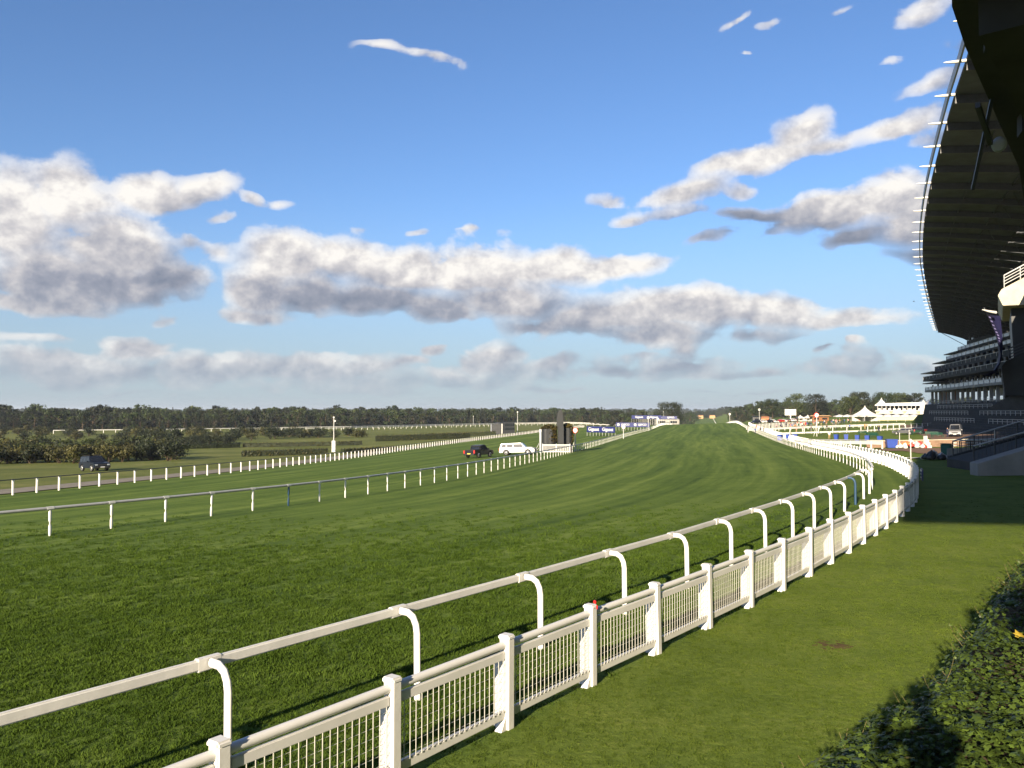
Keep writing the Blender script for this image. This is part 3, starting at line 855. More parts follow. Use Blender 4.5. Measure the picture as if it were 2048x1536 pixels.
def grandstand():
    root = empty('grandstand', (131, 222, 0))
    tag(root, 'long dark grandstand with a sweeping overhanging roof and stepped balconies', 'grandstand')
    # fin lines, 8.7 m apart along the leading edge
    ys = []; y = 66.0; px, py = roof_x(y), y; d = 0.0; target = 0.0
    while y < 327:
        if d >= target: ys.append(y); target += 8.75
        y += 0.05; x = roof_x(y); d += math.hypot(x - px, y - py); px, py = x, y
    def line(y):
        x = roof_x(y); t = Vector((roof_x(y + .5) - roof_x(y - .5), 1.0, 0)).normalized()
        n = Vector((t.y, -t.x, 0))
        w = roof_w(y)
        def at(u, dz=0.0):        # u = 0 at the leading edge, 1 at the back
            return Vector((x, y, ROOF_Z)) + n * (w * u) + UP * (-6.5 * (max(u, 0.0) ** 1.25) + dz)
        return at, t, n
    L = [line(y) for y in ys]
    g = MB()
    g.tube([(-0.2, 0, 0), (0.9, 0, 0.02), (1.5, 0, 0.06), (1.85, 0, 0.10)], [0.16, 0.145, 0.11, 0.035], 10, ry=[0.16, 0.14, 0.10, 0.03])
    me_spar = g.mesh('spar', M['whiteb'])
    for i, (at, t, n) in enumerate(L):
        inst('spar', me_spar, root, frame(-n, UP, at(0, -0.25)))
        b = MB()
        N_ = 7
        for k in range(N_):
            b.bar(at(k / N_, -0.75), at((k + 1) / N_, -0.75), 0.35, 0.9)
        b.build('roof_beam', M['steel'], root)
    us = [0.0, 0.12, 0.25, 0.38, 0.52, 0.66, 0.8, 1.0]
    for i in range(len(L) - 1):
        A, tA, nA = L[i]; B, tB, nB = L[i + 1]
        Wn = (B(0) - A(0)).length
        f0 = 1.9 / Wn                        # width of the glazed strip beside each beam
        def P(v, u, dz): return A(u, dz).lerp(B(u, dz), v)
        p = MB(); q = MB()
        for k in range(len(us) - 1):
            u0, u1 = us[k], us[k + 1]
            glazed = u1 > 0.39
            g0_, g1_ = 0.42, 0.42 + f0
            for (va, vb) in (((0.0, g0_), (g1_, 1.0)) if glazed else ((0.0, 1.0),)):
                vs = [P(v, u, dz) for dz in (-0.35, 0.0) for (v, u) in ((va, u0), (vb, u0), (vb, u1), (va, u1))]
                p.add(vs, [(0, 1, 2, 3), (7, 6, 5, 4), (0, 4, 5, 1), (1, 5, 6, 2), (2, 6, 7, 3), (3, 7, 4, 0)])
            if glazed:
                q.add([P(v, u, -0.28) for (v, u) in ((g0_, u0 + .012), (g1_, u0 + .012), (g1_, u1 - .012), (g0_, u1 - .012))], [(0, 1, 2, 3)])
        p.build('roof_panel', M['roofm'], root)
        q.build('skylight', M['glazing'], root)
        fa = MB(); fa.bar(A(-0.006, 0.02) - nA * .3, B(-0.006, 0.02) - nB * .3, 0.16, 1.0); fa.build('fascia', M['sheet'], root)
        br = MB()
        for u in (0.12, 0.25, 0.38, 0.52, 0.66, 0.8):
            br.bar(P(0, u, -0.55), P(1, u, -0.55), 0.14, 0.22)
        for u in (0.31, 0.45, 0.59, 0.73, 0.9):
            br.bar(P(0, u, -1.15), P(.5, u - .04, -0.5), 0.12); br.bar(P(1, u, -1.15), P(.5, u - .04, -0.5), 0.12)
        br.build('bracing', M['steel'], root)
    # struts that carry the far end of the roof
    at, t, n = L[-1]
    s = MB()
    for base in (0.80, 1.02):
        foot = at(base, 0); foot.z = CAMZ + 22.0
        s.tube([foot, foot + UP * 3.2], 0.22, 8)
        for u, k in ((base - .38, -0.8), (base - .16, -0.8), (base + .12, -0.8)):
            s.tube([foot + UP * 3.0, at(u, k)], 0.14, 6)
    s.tube([at(0.02, -.8), at(0.80, -.9).lerp(at(.8, -5), .9)], 0.12, 6)
    s.build('roof_strut', M['steel'], root)

    # balconies: front line of the building
    D_ = Vector((0.2734, 0.9619, 0)); Nn = Vector((0.9619, -0.2734, 0))
    def fp(y, o, z):      # point on the front line at depth y, o metres further back
        k = (y - 317) / 0.9619
        return Vector((158, 317, 0)) + D_ * k + Nn * o + UP * (z + CAMZ)
    Y0, Y1 = 188.0, 317.0
    def strip(y0, y1, o0, o1, z0, z1):
        b = MB()
        b.add([fp(y0, o0, z0), fp(y1, o0, z0), fp(y1, o1, z0), fp(y0, o1, z0), fp(y0, o0, z1), fp(y1, o0, z1), fp(y1, o1, z1), fp(y0, o1, z1)],
              [(0, 1, 2, 3), (7, 6, 5, 4), (0, 4, 5, 1), (1, 5, 6, 2), (2, 6, 7, 3), (3, 7, 4, 0)])
        return b
    lv = [(7.1, 0.0), (11.2, -0.6), (15.0, 3.5), (18.8, 7.5), (22.2, 11.5)]
    for i, (z, o) in enumerate(lv):
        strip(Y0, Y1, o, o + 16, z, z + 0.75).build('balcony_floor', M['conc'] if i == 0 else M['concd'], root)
        ba = strip(Y0, Y1 - .2, o + .15, o + .3, z + 0.752, z + 1.75).build('balustrade', M['glassp'] if i in (0, 3, 4) else M['concd'], root)
        hr = MB()
        for k in range(24):
            y = Y0 + (Y1 - Y0) * k / 23
            hr.bar(fp(y, o + .1, z + .75), fp(y, o + .1, z + 1.85), 0.12)
        hr.bar(fp(Y0, o + .1, z + 1.86), fp(Y1 - .1, o + .1, z + 1.86), 0.12)
        r = hr.build('handrail', M['alu'], ba)
        if i < 4:
            strip(Y0, Y1 - 1.5, o + 5.5 + (3 if i else 0), o + 6.0 + (3 if i else 0), z + .76, lv[i + 1][0] - .01).build('window_wall', M['glassd'], root)
            for k in range(20):
                y = Y0 + 4 + (Y1 - Y0 - 6) * k / 19
                b = MB(); b.box(fp(y, o + 4.2, (z + .76 + lv[i + 1][0]) / 2), (0.5, 0.5, lv[i + 1][0] - z - .78)); b.build('column', M['conc'], root)
            # seats, tables and white things left on the balcony
            b = MB()
            for k in range(46):
                y = rnd.uniform(Y0 + 2, Y1 - 3); w = rnd.uniform(.25, .9)
                b.box(fp(y, o + rnd.uniform(1.0, 3.6), z + .78 + rnd.uniform(.6, 1.3)), (w, w, rnd.uniform(.3, 1.1)), rz=.27)
            k_ = b.build('balcony_furniture', M['whiteb'], root); k_['kind'] = 'stuff'
            strip(Y1 - 18, Y1 + .9, o - .6, o + 7, lv[i + 1][0] - .95, lv[i + 1][0] - .62).build('canopy', M['steel'], root)
    strip(Y0, Y1 - 3, 14, 26, 22.97, 26.2).build('top_storey', M['concd'], root)
    for k in range(22):
        y = Y0 + (Y1 - Y0 - 6) * k / 21
        b = MB(); b.bar(fp(y, 14.5, 26.2), fp(y, 14.5, 31.5), 0.5); b.build('roof_post', M['steel'], root)
        if k % 2: 
            b = MB(); b.bar(fp(y, 15.5, 26.2), fp(y + 4.2, 15.5, 26.2), 0.2, 3.0); b.build('glass_screen', M['glassp'], root)
    # colonnade under the first balcony
    strip(Y0 - 70, Y1, 0.2, 18, -1.2, 2.5).build('plinth', M['concd'], root)
    for k in range(21):
        y = Y0 + 1 + (Y1 - Y0 - 2) * k / 20
        b = MB(); p0 = fp(y, 2.4, 0)
        b.box((p0.x, p0.y, CAMZ + 4.79), (0.8, 0.8, 4.58), rz=-.277); b.build('column', M['conc'], root)
    for k in range(3):
        strip(Y1 - 6.5 - k * 9, Y1 - .5 - k * 9, 5, 5.4, 2.52, 7.0).build('timber_screen', M['brownw'], root)
    for k in range(26):
        y = Y0 + 1 + (Y1 - Y0 - 4) * k / 25
        h = rnd.uniform(.7, 1.1)
        b = strip(y, y + rnd.uniform(2.0, 4.0), 6.0, 7.0, 2.52, 2.52 + h); b.build('planter', M['steel'], root)
    for k in range(13):
        y = Y0 + 1 + (Y1 - Y0 - 36) * k / 12
        b = strip(y, y + 3.6, 8.2, 8.5, 4.6, 6.9); b.build('blind', M['tent'], root)
    return fp
stand_pt = grandstand()

def terraces():
    root = empty('stepped_terrace', (100, 190, 0))
    tag(root, 'dark stepped viewing terraces climbing from the lawn to the grandstand', 'terrace')
    def top(v): return stand_pt(316 - v * 226, -0.2, 2.4)
    def bot(v):
        y = 236 - v * 150; x = 70.7 + .2838 * (y - 75)
        return Vector((x, y, ground(x, y) + 0.12))
    K = 15; V = 24
    for k in range(K):
        b = MB(); u0, u1 = k / K, (k + 1) / K
        vs = []
        for j in range(V + 1):
            v = j / V; a, c = bot(v), top(v)
            p0 = a.lerp(c, u0); p1 = a.lerp(c, u1); zt = a.z + (c.z - a.z) * (k + 1) / K; zb = min(a.z, zt) - 0.6 if k == 0 else a.z + (c.z - a.z) * k / K - 0.05
            vs += [(p0.x, p0.y, zb), (p0.x, p0.y, zt), (p1.x, p1.y, zt), (p1.x, p1.y, zb)]
        fs = []
        for j in range(V):
            q = j * 4; r = q + 4
            fs += [(q, q + 1, r + 1, r), (q + 1, q + 2, r + 2, r + 1), (q + 2, q + 3, r + 3, r + 2)]
        fs += [(0, 3, 2, 1), (V * 4, V * 4 + 1, V * 4 + 2, V * 4 + 3)]
        b.add(vs, fs)
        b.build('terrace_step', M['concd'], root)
    # crush rails along the steps
    for (u, v0, v1) in ((.2, .1, .35), (.2, .42, .7), (.45, .05, .3), (.45, .36, .62), (.7, .1, .4), (.7, .46, .8), (.93, .05, .6)):
        b = MB(); n = 14; pts = []
        for j in range(n + 1):
            v = v0 + (v1 - v0) * j / n; p = bot(v).lerp(top(v), u); p.z += 0.45
            pts.append(p + UP * 1.05); b.bar(p, p + UP * 1.05, 0.09)
        for h in (0, -.5):
            for p, q in zip(pts, pts[1:]): b.bar(p + UP * h, q + UP * h, 0.08)
        b.build('crush_rail', M['alu'], root)
terraces()

def ramp_walls():
    root = empty('concrete_ramp', (32, 52, 0))
    tag(root, 'grey concrete ramp with sloping side walls and metal railing at the edge of the lawn', 'ramp')
    def wall(p0, p1, h0, h1, thick, name, m, base=-.4):
        a = Vector((p0[0], p0[1], 0)); c = Vector((p1[0], p1[1], 0)); d = (c - a).normalized(); n = Vector((-d.y, d.x, 0))
        za, zc = ground(*p0), ground(*p1)
        b = MB(); vs = []
        for p, z, h in ((a, za, h0), (c, zc, h1)):
            for k in (0, thick):
                q = p + n * k
                vs += [(q.x, q.y, z + base), (q.x, q.y, z + h)]
        b.add(vs, [(0, 4, 5, 1), (2, 3, 7, 6), (0, 1, 3, 2), (4, 6, 7, 5), (1, 5, 7, 3), (0, 2, 6, 4)])
        return b.build(name, m, root, bevel=0.03)
    wall((28.6, 51.0), (46, 47.0), 0.75, 6.2, 1.6, 'side_wall', M['conc'])
    wall((31.2, 56.5), (52, 52.5), 0.55, 6.4, 5.0, 'ramp_deck', M['concd'])
    wall((33.2, 63.0), (54, 59.5), 0.7, 6.8, 0.5, 'side_wall', M['concd'])
    wall((37.5, 71.5), (46, 68.5), 1.0, 1.2, 0.4, 'low_wall', M['conc'])
    def railing(p0, p1, h0, h1, top=1.15, posts=14):
        b = MB(); a = Vector((*p0, ground(*p0) + h0)); c = Vector((*p1, ground(*p1) + h1)); pp = []
        for j in range(posts + 1):
            p = a.lerp(c, j / posts); pp.append(p); b.bar(p, p + UP * top, 0.07)
            if j: 
                for k in range(1, 5):
                    q = pp[-2].lerp(p, k / 5); b.bar(q + UP * .1, q + UP * (top - .1), 0.025)
        b.bar(a + UP * .12, c + UP * .12, 0.05)
        b.build('railing', M['steel'], root)
        h = MB(); h.tube([a + UP * top, c + UP * top], 0.06, 8); h.build('handrail', M['alu'], root)
    railing((33.3, 62.7), (54, 59.2), 0.7, 6.8)
    railing((35.6, 66.0), (38.0, 64.2), 0.5, 0.6, 1.3, 4)
    railing((31.3, 56.3), (52, 52.3), 0.55, 6.4, 1.1, 16)
ramp_walls()

def guard_rails():
    for i, (x, y, w, lab) in enumerate(((45.5, 84.0, 3.4, 'white tubular guard rail at the top of the ramp, the nearer of two'), (50.5, 95.0, 4.4, 'white tubular guard rail in front of the silver van'))):
        p = gpt(x, y); root = empty('guard_rail', p, -.2); tag(root, lab, 'guard rail', 'guard rails by the ramp')
        b = MB()
        for k in range(3): b.bar((k * w / 2, 0, 0), (k * w / 2, 0, 1.15), 0.08)
        b.build('post', M['whiteb'], root, local=True)
        b = MB()
        for z in (.55, .85, 1.13): b.bar((0, 0, z), (w, 0, z), 0.07)
        b.build('rail', M['whiteb'], root, local=True)
        b = MB(); b.box((w / 2, 0.1, .13), (w, .05, .22)); b.build('kick_board', M['whiteb'], root, local=True)
guard_rails()

def near_stand():
    """the end of the nearer block: concrete tiers at the edge of the picture, soffit overhead"""
    root = empty('concrete_stand', (40, 60, 0))
    tag(root, 'nearer concrete stand with tier ends and a heavy dark soffit overhead', 'stand')
    # overhead soffit; outline beyond the view shaped to shade the lawn and lower tier
    poly = [(-8.4, -18.3), (12.4, 23.0), (14.2, 25.6), (23.7, 38.4), (32, 51), (39.2, 62.8), (47.6, 76.5), (57.5, 92), (84, 86), (64, -20), (0, -21)]
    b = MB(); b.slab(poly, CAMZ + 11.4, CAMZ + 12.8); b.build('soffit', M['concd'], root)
    for (a, c, w, h) in (((13.6, 22.2), (36, 50), 1.6, 1.0), ((16.5, 17), (42, 44), 2.2, 1.1), ((14.0, 24.2), (40, 12), .8, .7), ((19.5, 31.5), (50, 20), .9, .8), ((26.5, 41), (60, 30), 1.0, .9)):
        b = MB(); b.bar((*a, CAMZ + 11.4 - h / 2 + .02), (*c, CAMZ + 11.4 - h / 2 + .03), w, h); b.build('soffit_beam', M['concd'], root)
    b = MB(); b.slab([(15.2, 22.5), (17.5, 22), (19.5, 25.2), (17.2, 25.8)], CAMZ + 11.25, CAMZ + 11.42); b.build('soffit_panel', M['concl'], root)
    # speaker bracket and steelwork under its edge
    b = MB(); b.bar((17.5, 29.8, CAMZ + 11.5), (18.5, 33.0, CAMZ + 8.9), .12); b.bar((16.6, 29.2, CAMZ + 10.9), (18.2, 31.2, CAMZ + 10.2), .16, .22)
    b.build('bracket', M['steel'], root)
    b = MB(); b.lathe([(0.02, 0), (.27, .02), (.3, .08), (.2, .16), (.05, .18)], n=16, c=(0, 0, 0))
    me = b.mesh('loudspeaker', M['sheet'])
    o = inst('loudspeaker', me, root, Matrix.Translation((18.6, 31.4, CAMZ + 10.2)) @ Matrix.Rotation(R(110), 4, 'X'))
    # tier ends, radiating away to the right of the view
    dv = Vector((0.506, 0.862, 0)); rt = Vector((0.862, -0.506, 0))
    org = Vector((51.8, 88.0, CAMZ))
    def prism(poly, d0, d1, name, m, bevel=.04):
        b = MB(); n = len(poly); vs = []
        for d in (d0, d1):
            for (h, z) in poly:
                p = org + rt * h + dv * d + UP * z; vs.append(p)
        fs = [tuple(range(n)), tuple(range(2 * n - 1, n - 1, -1))]
        for i in range(n):
            j = (i + 1) % n; fs.append((j, i, n + i, n + j))
        b.add(vs, fs); return b.build(name, m, root, bevel=bevel)
    prism([(0.0, 12.3), (.45, 11.2), (12, 11.0), (12, 19.2), (.35, 12.95)], 0, 18, 'tier_end', M['concl'])
    prism([(0.5, 1.6), (12, 1.2), (12, 10.0), (.6, 5.2), (.2, 4.6)], -2, 16, 'tier_end', M['concd'])  # same tiers in darker colour, standing in for shade on the lower one
    prism([(1.4, 5.3), (12, 5.3), (12, 11.15), (1.2, 11.15)], 3, 18, 'undercroft', M['black'])  # solid black block painted in for the shaded interior
    prism([(-1.2, .2), (12, .2), (12, 1.6), (.9, 1.6)], -1, 16, 'undercroft', M['steel'])
    def rl(z0, slope, h0, h1, name, m):
        b = MB()
        for k in range(4):
            dz = .35 + k * .32
            b.tube([org + rt * h0 + UP * (z0 + dz), org + rt * h1 + UP * (z0 + dz + slope * (h1 - h0))], .05 if k < 3 else .075, 6)
        for j in range(6):
            h = h0 + (h1 - h0) * j / 5; p = org + rt * h + UP * (z0 + slope * (h - h0)); b.bar(p, p + UP * 1.35, .08)
        b.build(name, m, root)
    rl(13.1, .54, .6, 8, 'railing', M['alu'])
    rl(5.3, .42, .9, 8, 'railing', M['steel'])
    # terrace the picture is taken from
    b = MB(); b.slab([(-3, -8), (-3, .4), (6, .4), (6, -8)], -0.5, 2.1); b.build('viewing_terrace', M['conc'], root)
    b = MB(); b.slab([(.78, -3), (.78, -1.0), (4.5, -1.0), (4.5, -3)], 2.1, 5.5); b.build('ivy_shade_block', M['conc'], root)  # unseen block added beside the camera to shade the ivy
    b = MB(); b.slab([(-.05, -18), (-.05, -10.5), (14, -10.5), (14, -18)], -1, CAMZ + 12.0); b.build('lawn_shade_block', M['conc'], root)  # unseen block added behind the camera to shade the lawn's right edge
    for x, y in ((38, 30), (45, 10), (30, -14)):
        b = MB(); b.slab([(x - .6, y - .6), (x + .6, y - .6), (x + .6, y + .6), (x - .6, y + .6)], -1, CAMZ + 11.42); b.build('column', M['conc'], root)
near_stand()

def banner():
    root = empty('fabric_banner', (46, 84, CAMZ)); tag(root, 'dark navy sail-shaped banner with lilac print hanging from a white spar', 'banner')
    left = [(48.26, 9.94), (48.72, 8.82), (49.17, 7.81), (49.48, 6.69), (49.63, 5.78), (49.48, 4.87), (48.97, 4.16), (47.91, 3.7)]
    right = [(51.0, 9.94), (51.1, 8.82), (51.2, 7.81), (51.2, 6.69), (51.1, 5.78), (50.9, 4.87), (50.49, 4.06), (49.68, 3.6)]
    def pt(x, h, dy): return Vector((x, 84.0 + dy, CAMZ + h))
    b = MB(); n = len(left); vs = []; fs = []
    for i in range(n):
        for j in range(5):
            u = j / 4; p = pt(left[i][0] * (1 - u) + right[i][0] * u, left[i][1] * (1 - u) + right[i][1] * u, 2.2 * u + .5 * math.sin(u * 3))
            vs.append(p)
    m_ = len(vs); vs += [p + Vector((.02, .06, 0)) for p in vs]
    for i in range(n - 1):
        for j in range(4):
            a = i * 5 + j; fs.append((a, a + 1, a + 6, a + 5)); fs.append((m_ + a, m_ + a + 5, m_ + a + 6, m_ + a + 1))
    b.add(vs, fs, True); b.build('fabric', M['navyf'], root)
    s = MB(); s.tube([pt(47.80, 10.29, -.1), pt(48.46, 10.14, 0), pt(49.38, 10.04, .3)], [.06, .12, .16], 8); s.build('spar', M['whiteb'], root)
    s = MB(); s.tube([pt(48.06, 10.29, -.1), pt(49.17, 10.75, 2)], .03, 6); s.build('stay', M['alu'], root)
    # print running down the edge: upright strokes too small to read
    for i, h in enumerate((9.63, 9.23, 8.82, 8.47, 8.11, 7.81, 7.50, 7.20)):
        u = None
        for a, c in zip(left, left[1:]):
            if c[1] <= h <= a[1]: u = a[0] + (c[0] - a[0]) * (h - a[1]) / (c[1] - a[1])
        q = MB()
        q.add([pt(u + .06, h, -.06), pt(u + .46, h - .05, .28), pt(u + .52, h - .2, .28), pt(u + .12, h - .16, -.06)], [(0, 1, 2, 3)])
        q.build('print', M['lilac'], root)
banner()

# ------------------------------------------------------------------ vehicles
def vehicle(name, label, loc, heading, kind, paint, group=None):
    """local x is forward, y left, z up"""
    root = empty(name, loc, heading); tag(root, label, 'car' if kind != 'van' else 'van', group)
    P = dict(
        suv=dict(L=4.8, W=1.92, belt=1.10, roof=1.86, hood=1.14, gl=[(-2.32, 1.10), (-2.22, 1.80), (0.35, 1.86), (1.02, 1.12)], rearlow=0.45, wb=(-1.42, 1.46), r=.39),
        pick=dict(L=5.2, W=1.86, belt=1.08, roof=1.78, hood=1.10, gl=[(-0.95, 1.08), (-0.80, 1.72), (0.55, 1.78), (1.25, 1.08)], rearlow=0.5, wb=(-1.55, 1.6), r=.39),
        top=dict(L=5.3, W=1.86, belt=1.08, roof=1.80, hood=1.12, gl=[(-2.55, 1.08), (-2.42, 1.72), (0.60, 1.80), (1.30, 1.08)], rearlow=0.5, wb=(-1.6, 1.65), r=.40),
        van=dict(L=5.4, W=2.0, belt=1.25, roof=2.4, hood=1.25, gl=[(-2.65, 1.25), (-2.6, 2.34), (1.25, 2.40), (2.0, 1.25)], rearlow=0.5, wb=(-1.7, 1.7), r=.36),
        car=dict(L=4.3, W=1.78, belt=.92, roof=1.46, hood=.90, gl=[(-1.95, .92), (-1.45, 1.40), (0.25, 1.46), (1.0, .92)], rearlow=.4, wb=(-1.3, 1.32), r=.33),
    )[kind]
    h = P['L'] / 2; w = P['W'] / 2; r = P['r']
    # lower body with wheel arches
    prof = [(-h, .5), (-h + .05, .38)]
    for wx in P['wb']:
        for k in range(7):
            a = math.pi - math.pi * k / 6
            prof.append((wx + math.cos(a) * (r + .09), max(.36, r + math.sin(a) * (r + .07))))
    prof += [(h - .12, .36), (h, .48), (h - .02, .80), (h - .14, P['hood'] - .12), (P['gl'][3][0] - .02, P['hood']), (P['gl'][0][0], P['belt'] + .005)]
    if kind == 'pick': prof += [(-h + .02, P['belt'] - .02)]
    else: prof += [(-h + .02, P['belt'])]
    b = MB(); n = len(prof)
    vs = []
    for y, sc in ((-w, 1.0), (-w * .97, 1.0), (w * .97, 1.0), (w, 1.0)):
        for (x, z) in prof: vs.append((x, y, z))
    b.prism(prof, -w, w)
    body = b.build('body', paint, root, bevel=.045, local=True)
    # cabin: a tapered glasshouse with pillars and roof
    g = P['gl']; wt_, wb_ = w * .80, w * .955
    def cab(x, z): 
        u = (z - P['belt']) / (P['roof'] - P['belt']); return wb_ + (wt_ - wb_) * max(0, u)
    b = MB(); vs = []
    for sgn in (-1, 1):
        for (x, z) in g: vs.append((x, sgn * cab(x, z), z))
    b.add(vs, [(0, 1, 2, 3), (7, 6, 5, 4), (0, 4, 5, 1), (1, 5, 6, 2), (2, 6, 7, 3), (3, 7, 4, 0)])
    b.build('cabin', paint, root, bevel=.05, local=True)
    # windows set just proud of the cabin
    def side_win(x0, x1, t0, t1, sgn, name='side_window'):
        zb, zt = P['belt'] + .06, P['roof'] - .16
        q = MB()
        pts = [(x0, zb), (x1, zb), (t1, zt), (t0, zt)]
        q.add([(x, sgn * (cab(x, z) + .012), z) for x, z in pts] + [(x, sgn * (cab(x, z) - .03), z) for x, z in pts], [(0, 1, 2, 3), (7, 6, 5, 4), (0, 4, 5, 1), (1, 5, 6, 2), (2, 6, 7, 3), (3, 7, 4, 0)])
        q.build(name, M['glassd'], root, local=True)
    x0, x3 = g[0][0], g[3][0]; s0 = (g[1][0] - g[0][0]); s3 = g[3][0] - g[2][0]
    if kind in ('suv', 'top'): cuts = [(x0 + .25, x0 + .95), (x0 + 1.05, x0 + 1.95), (x0 + 2.05, x3 - .22)]
    elif kind == 'van': cuts = [(x3 - 1.3, x3 - .25)]
    else: 
        m_ = (x0 + x3) / 2; cuts = [(x0 + .22, m_ - .04), (m_ + .04, x3 - .22)]
    for sgn in (-1, 1):
        for i, (a, c) in enumerate(cuts):
            t0 = a + (s0 * .6 if i == 0 else 0); t1 = c - (s3 * .62 if i == len(cuts) - 1 else 0)
            side_win(a, c, t0, t1, sgn)
    def end_win(i, j, name, out):
        (xa, za), (xb, zb) = g[i], g[j]
        q = MB(); pts = []
        for u in (.12, .86):
            x = xa + (xb - xa) * u + out * .015; z = za + (zb - za) * u
            pts += [(x, -cab(x, z) * .88, z), (x, cab(x, z) * .88, z)]
        q.add([pts[0], pts[1], pts[3], pts[2]] + [(p[0] - out * .03, p[1], p[2]) for p in (pts[0], pts[1], pts[3], pts[2])], [(0, 1, 2, 3), (7, 6, 5, 4), (0, 4, 5, 1), (1, 5, 6, 2), (2, 6, 7, 3), (3, 7, 4, 0)])
        q.build(name, M['glassd'], root, local=True)
    end_win(3, 2, 'windscreen', 1); end_win(0, 1, 'rear_window', -1)
    for sgn in (-1, 1):
        q = MB(); q.box((h - .06, sgn * w * .74, .78), (.14, .36, .18)); q.build('headlight', M['glassp'], root, bevel=.03, local=True)
        q = MB(); q.box((-h + .02, sgn * w * .86, .86), (.10, .20, .42)); q.build('tail_light', M['red'], root, bevel=.02, local=True)
        q = MB(); q.box((g[3][0] - .35, sgn * (w + .12), P['belt'] + .12), (.12, .22, .18)); q.build('mirror', paint, root, bevel=.03, local=True)
        for (a, c) in cuts[1:] or cuts:
            q = MB(); q.box((a + .12, sgn * (w + .012), P['belt'] - .14), (.16, .03, .035)); q.build('door_handle', M['tyre'], root, local=True)
    q = MB(); q.box((-h + .0, 0, .52), (.16, w * 1.84, .20)); q.build('rear_bumper', M['tyre'], root, bevel=.03, local=True)
    q = MB(); q.box((h - .02, 0, .50), (.16, w * 1.84, .22)); q.build('front_bumper', M['tyre'] if kind != 'car' else paint, root, bevel=.03, local=True)
    q = MB(); q.box((-h - .085, 0, .62), (.02, .5, .11)); q.build('number_plate', M['yellow'], root, local=True)
    q = MB(); q.box((h + .065, 0, .52), (.02, .5, .11)); q.build('number_plate', M['pwhite'], root, local=True)
    q = MB(); q.box((h - .025, 0, .80), (.05, w * 1.0, .16)); q.build('grille', M['tyre'], root, local=True)
    if kind == 'pick':
        q = MB(); q.box((-h + 1.0, 0, P['belt'] + .02), (1.55, w * 1.7, .10)); q.build('load_cover', M['tyre'], root, bevel=.03, local=True)
        q = MB()
        for sgn in (-1, 1): q.tube([(-1.0, sgn * .7, P['belt']), (-1.0, sgn * .66, P['belt'] + .5)], .04, 6)
        q.tube([(-1.0, -.66, P['belt'] + .5), (-1.0, .66, P['belt'] + .5)], .04, 6); q.build('roll_bar', M['tyre'], root, local=True)
    if kind == 'suv':
        q = MB()
        for sgn in (-1, 1): q.tube([(-1.9, sgn * w * .72, P['roof'] - .01), (-1.8, sgn * w * .72, P['roof'] + .06), (.1, sgn * w * .72, P['roof'] + .07), (.3, sgn * w * .72, P['roof'])], .025, 6)
        q.build('roof_bar', M['tyre'], root, local=True)
    if kind == 'top':
        q = MB(); q.box((h - 1.0, 0, P['hood'] - .015), (1.1, w * 1.3, .06)); q.build('bonnet', paint, root, bevel=.02, local=True)
    for wx in P['wb']:
        for sgn in (-1, 1):
            q = MB(); q.lathe([(r * .62, -.11), (r * .92, -.12), (r, -.08), (r, .08), (r * .92, .12), (r * .62, .11)], n=20)
            wl = inst('wheel', q.mesh('wheel', M['tyre']), None, Matrix.Translation((wx, sgn * (w - .10), r)) @ Matrix.Rotation(R(90), 4, 'X')); wl.parent = root
            q = MB(); q.lathe([(.03, -.115), (r * .3, -.10), (r * .66, -.122), (r * .66, .122), (r * .3, .10), (.03, .115)], n=14)
            rm = inst('rim', q.mesh('rim', M['rim']), None, Matrix.Identity(4)); rm.parent = wl
    return root

def on_ground(root):
    """tilt a thing with the slope it stands on"""
    x, y, _ = root.location; rz = root.rotation_euler.z
    e = 1.2
    f = Vector((math.cos(rz), math.sin(rz), 0)); l = Vector((-f.y, f.x, 0))
    dz = (ground(x + f.x * e, y + f.y * e) - ground(x - f.x * e, y - f.y * e)) / (2 * e)
    dl = (ground(x + l.x * e, y + l.y * e) - ground(x - l.x * e, y - l.y * e)) / (2 * e)
    root.rotation_euler = (math.atan(dl), -math.atan(dz), rz)
    root.location.z = ground(x, y)

v = vehicle('off_road_car', 'dark blue off-road car parked on the rough grass before the bushes', gpt(-51.5, 102.5), R(-42), 'suv', M['pblue']); on_ground(v)
v = vehicle('pickup_truck', 'black pickup truck seen from behind between the rails', gpt(-4.6, 115.5), R(62), 'pick', M['pblack']); on_ground(v)
v = vehicle('pickup_truck', 'white double-cab pickup with hard top beside the winning post', gpt(0.9, 122.5), R(-12), 'top', M['pwhite']); on_ground(v)
v = vehicle('delivery_van', 'silver van facing the lawn before the dark terraces', gpt(84.8, 158.5), R(-122), 'van', M['psilver']); on_ground(v)
for i, (x, y, a) in enumerate(((84, 178, 150), (88.5, 182, 140))):
    v = vehicle('parked_car', ['dark car parked in the shade at the foot of the terraces, nearer the lawn', 'dark car parked in the shade at the foot of the terraces, further right'][i], gpt(x, y), R(a), 'car', M['pblack'] if i else M['pblue'], 'cars in the shade'); on_ground(v)

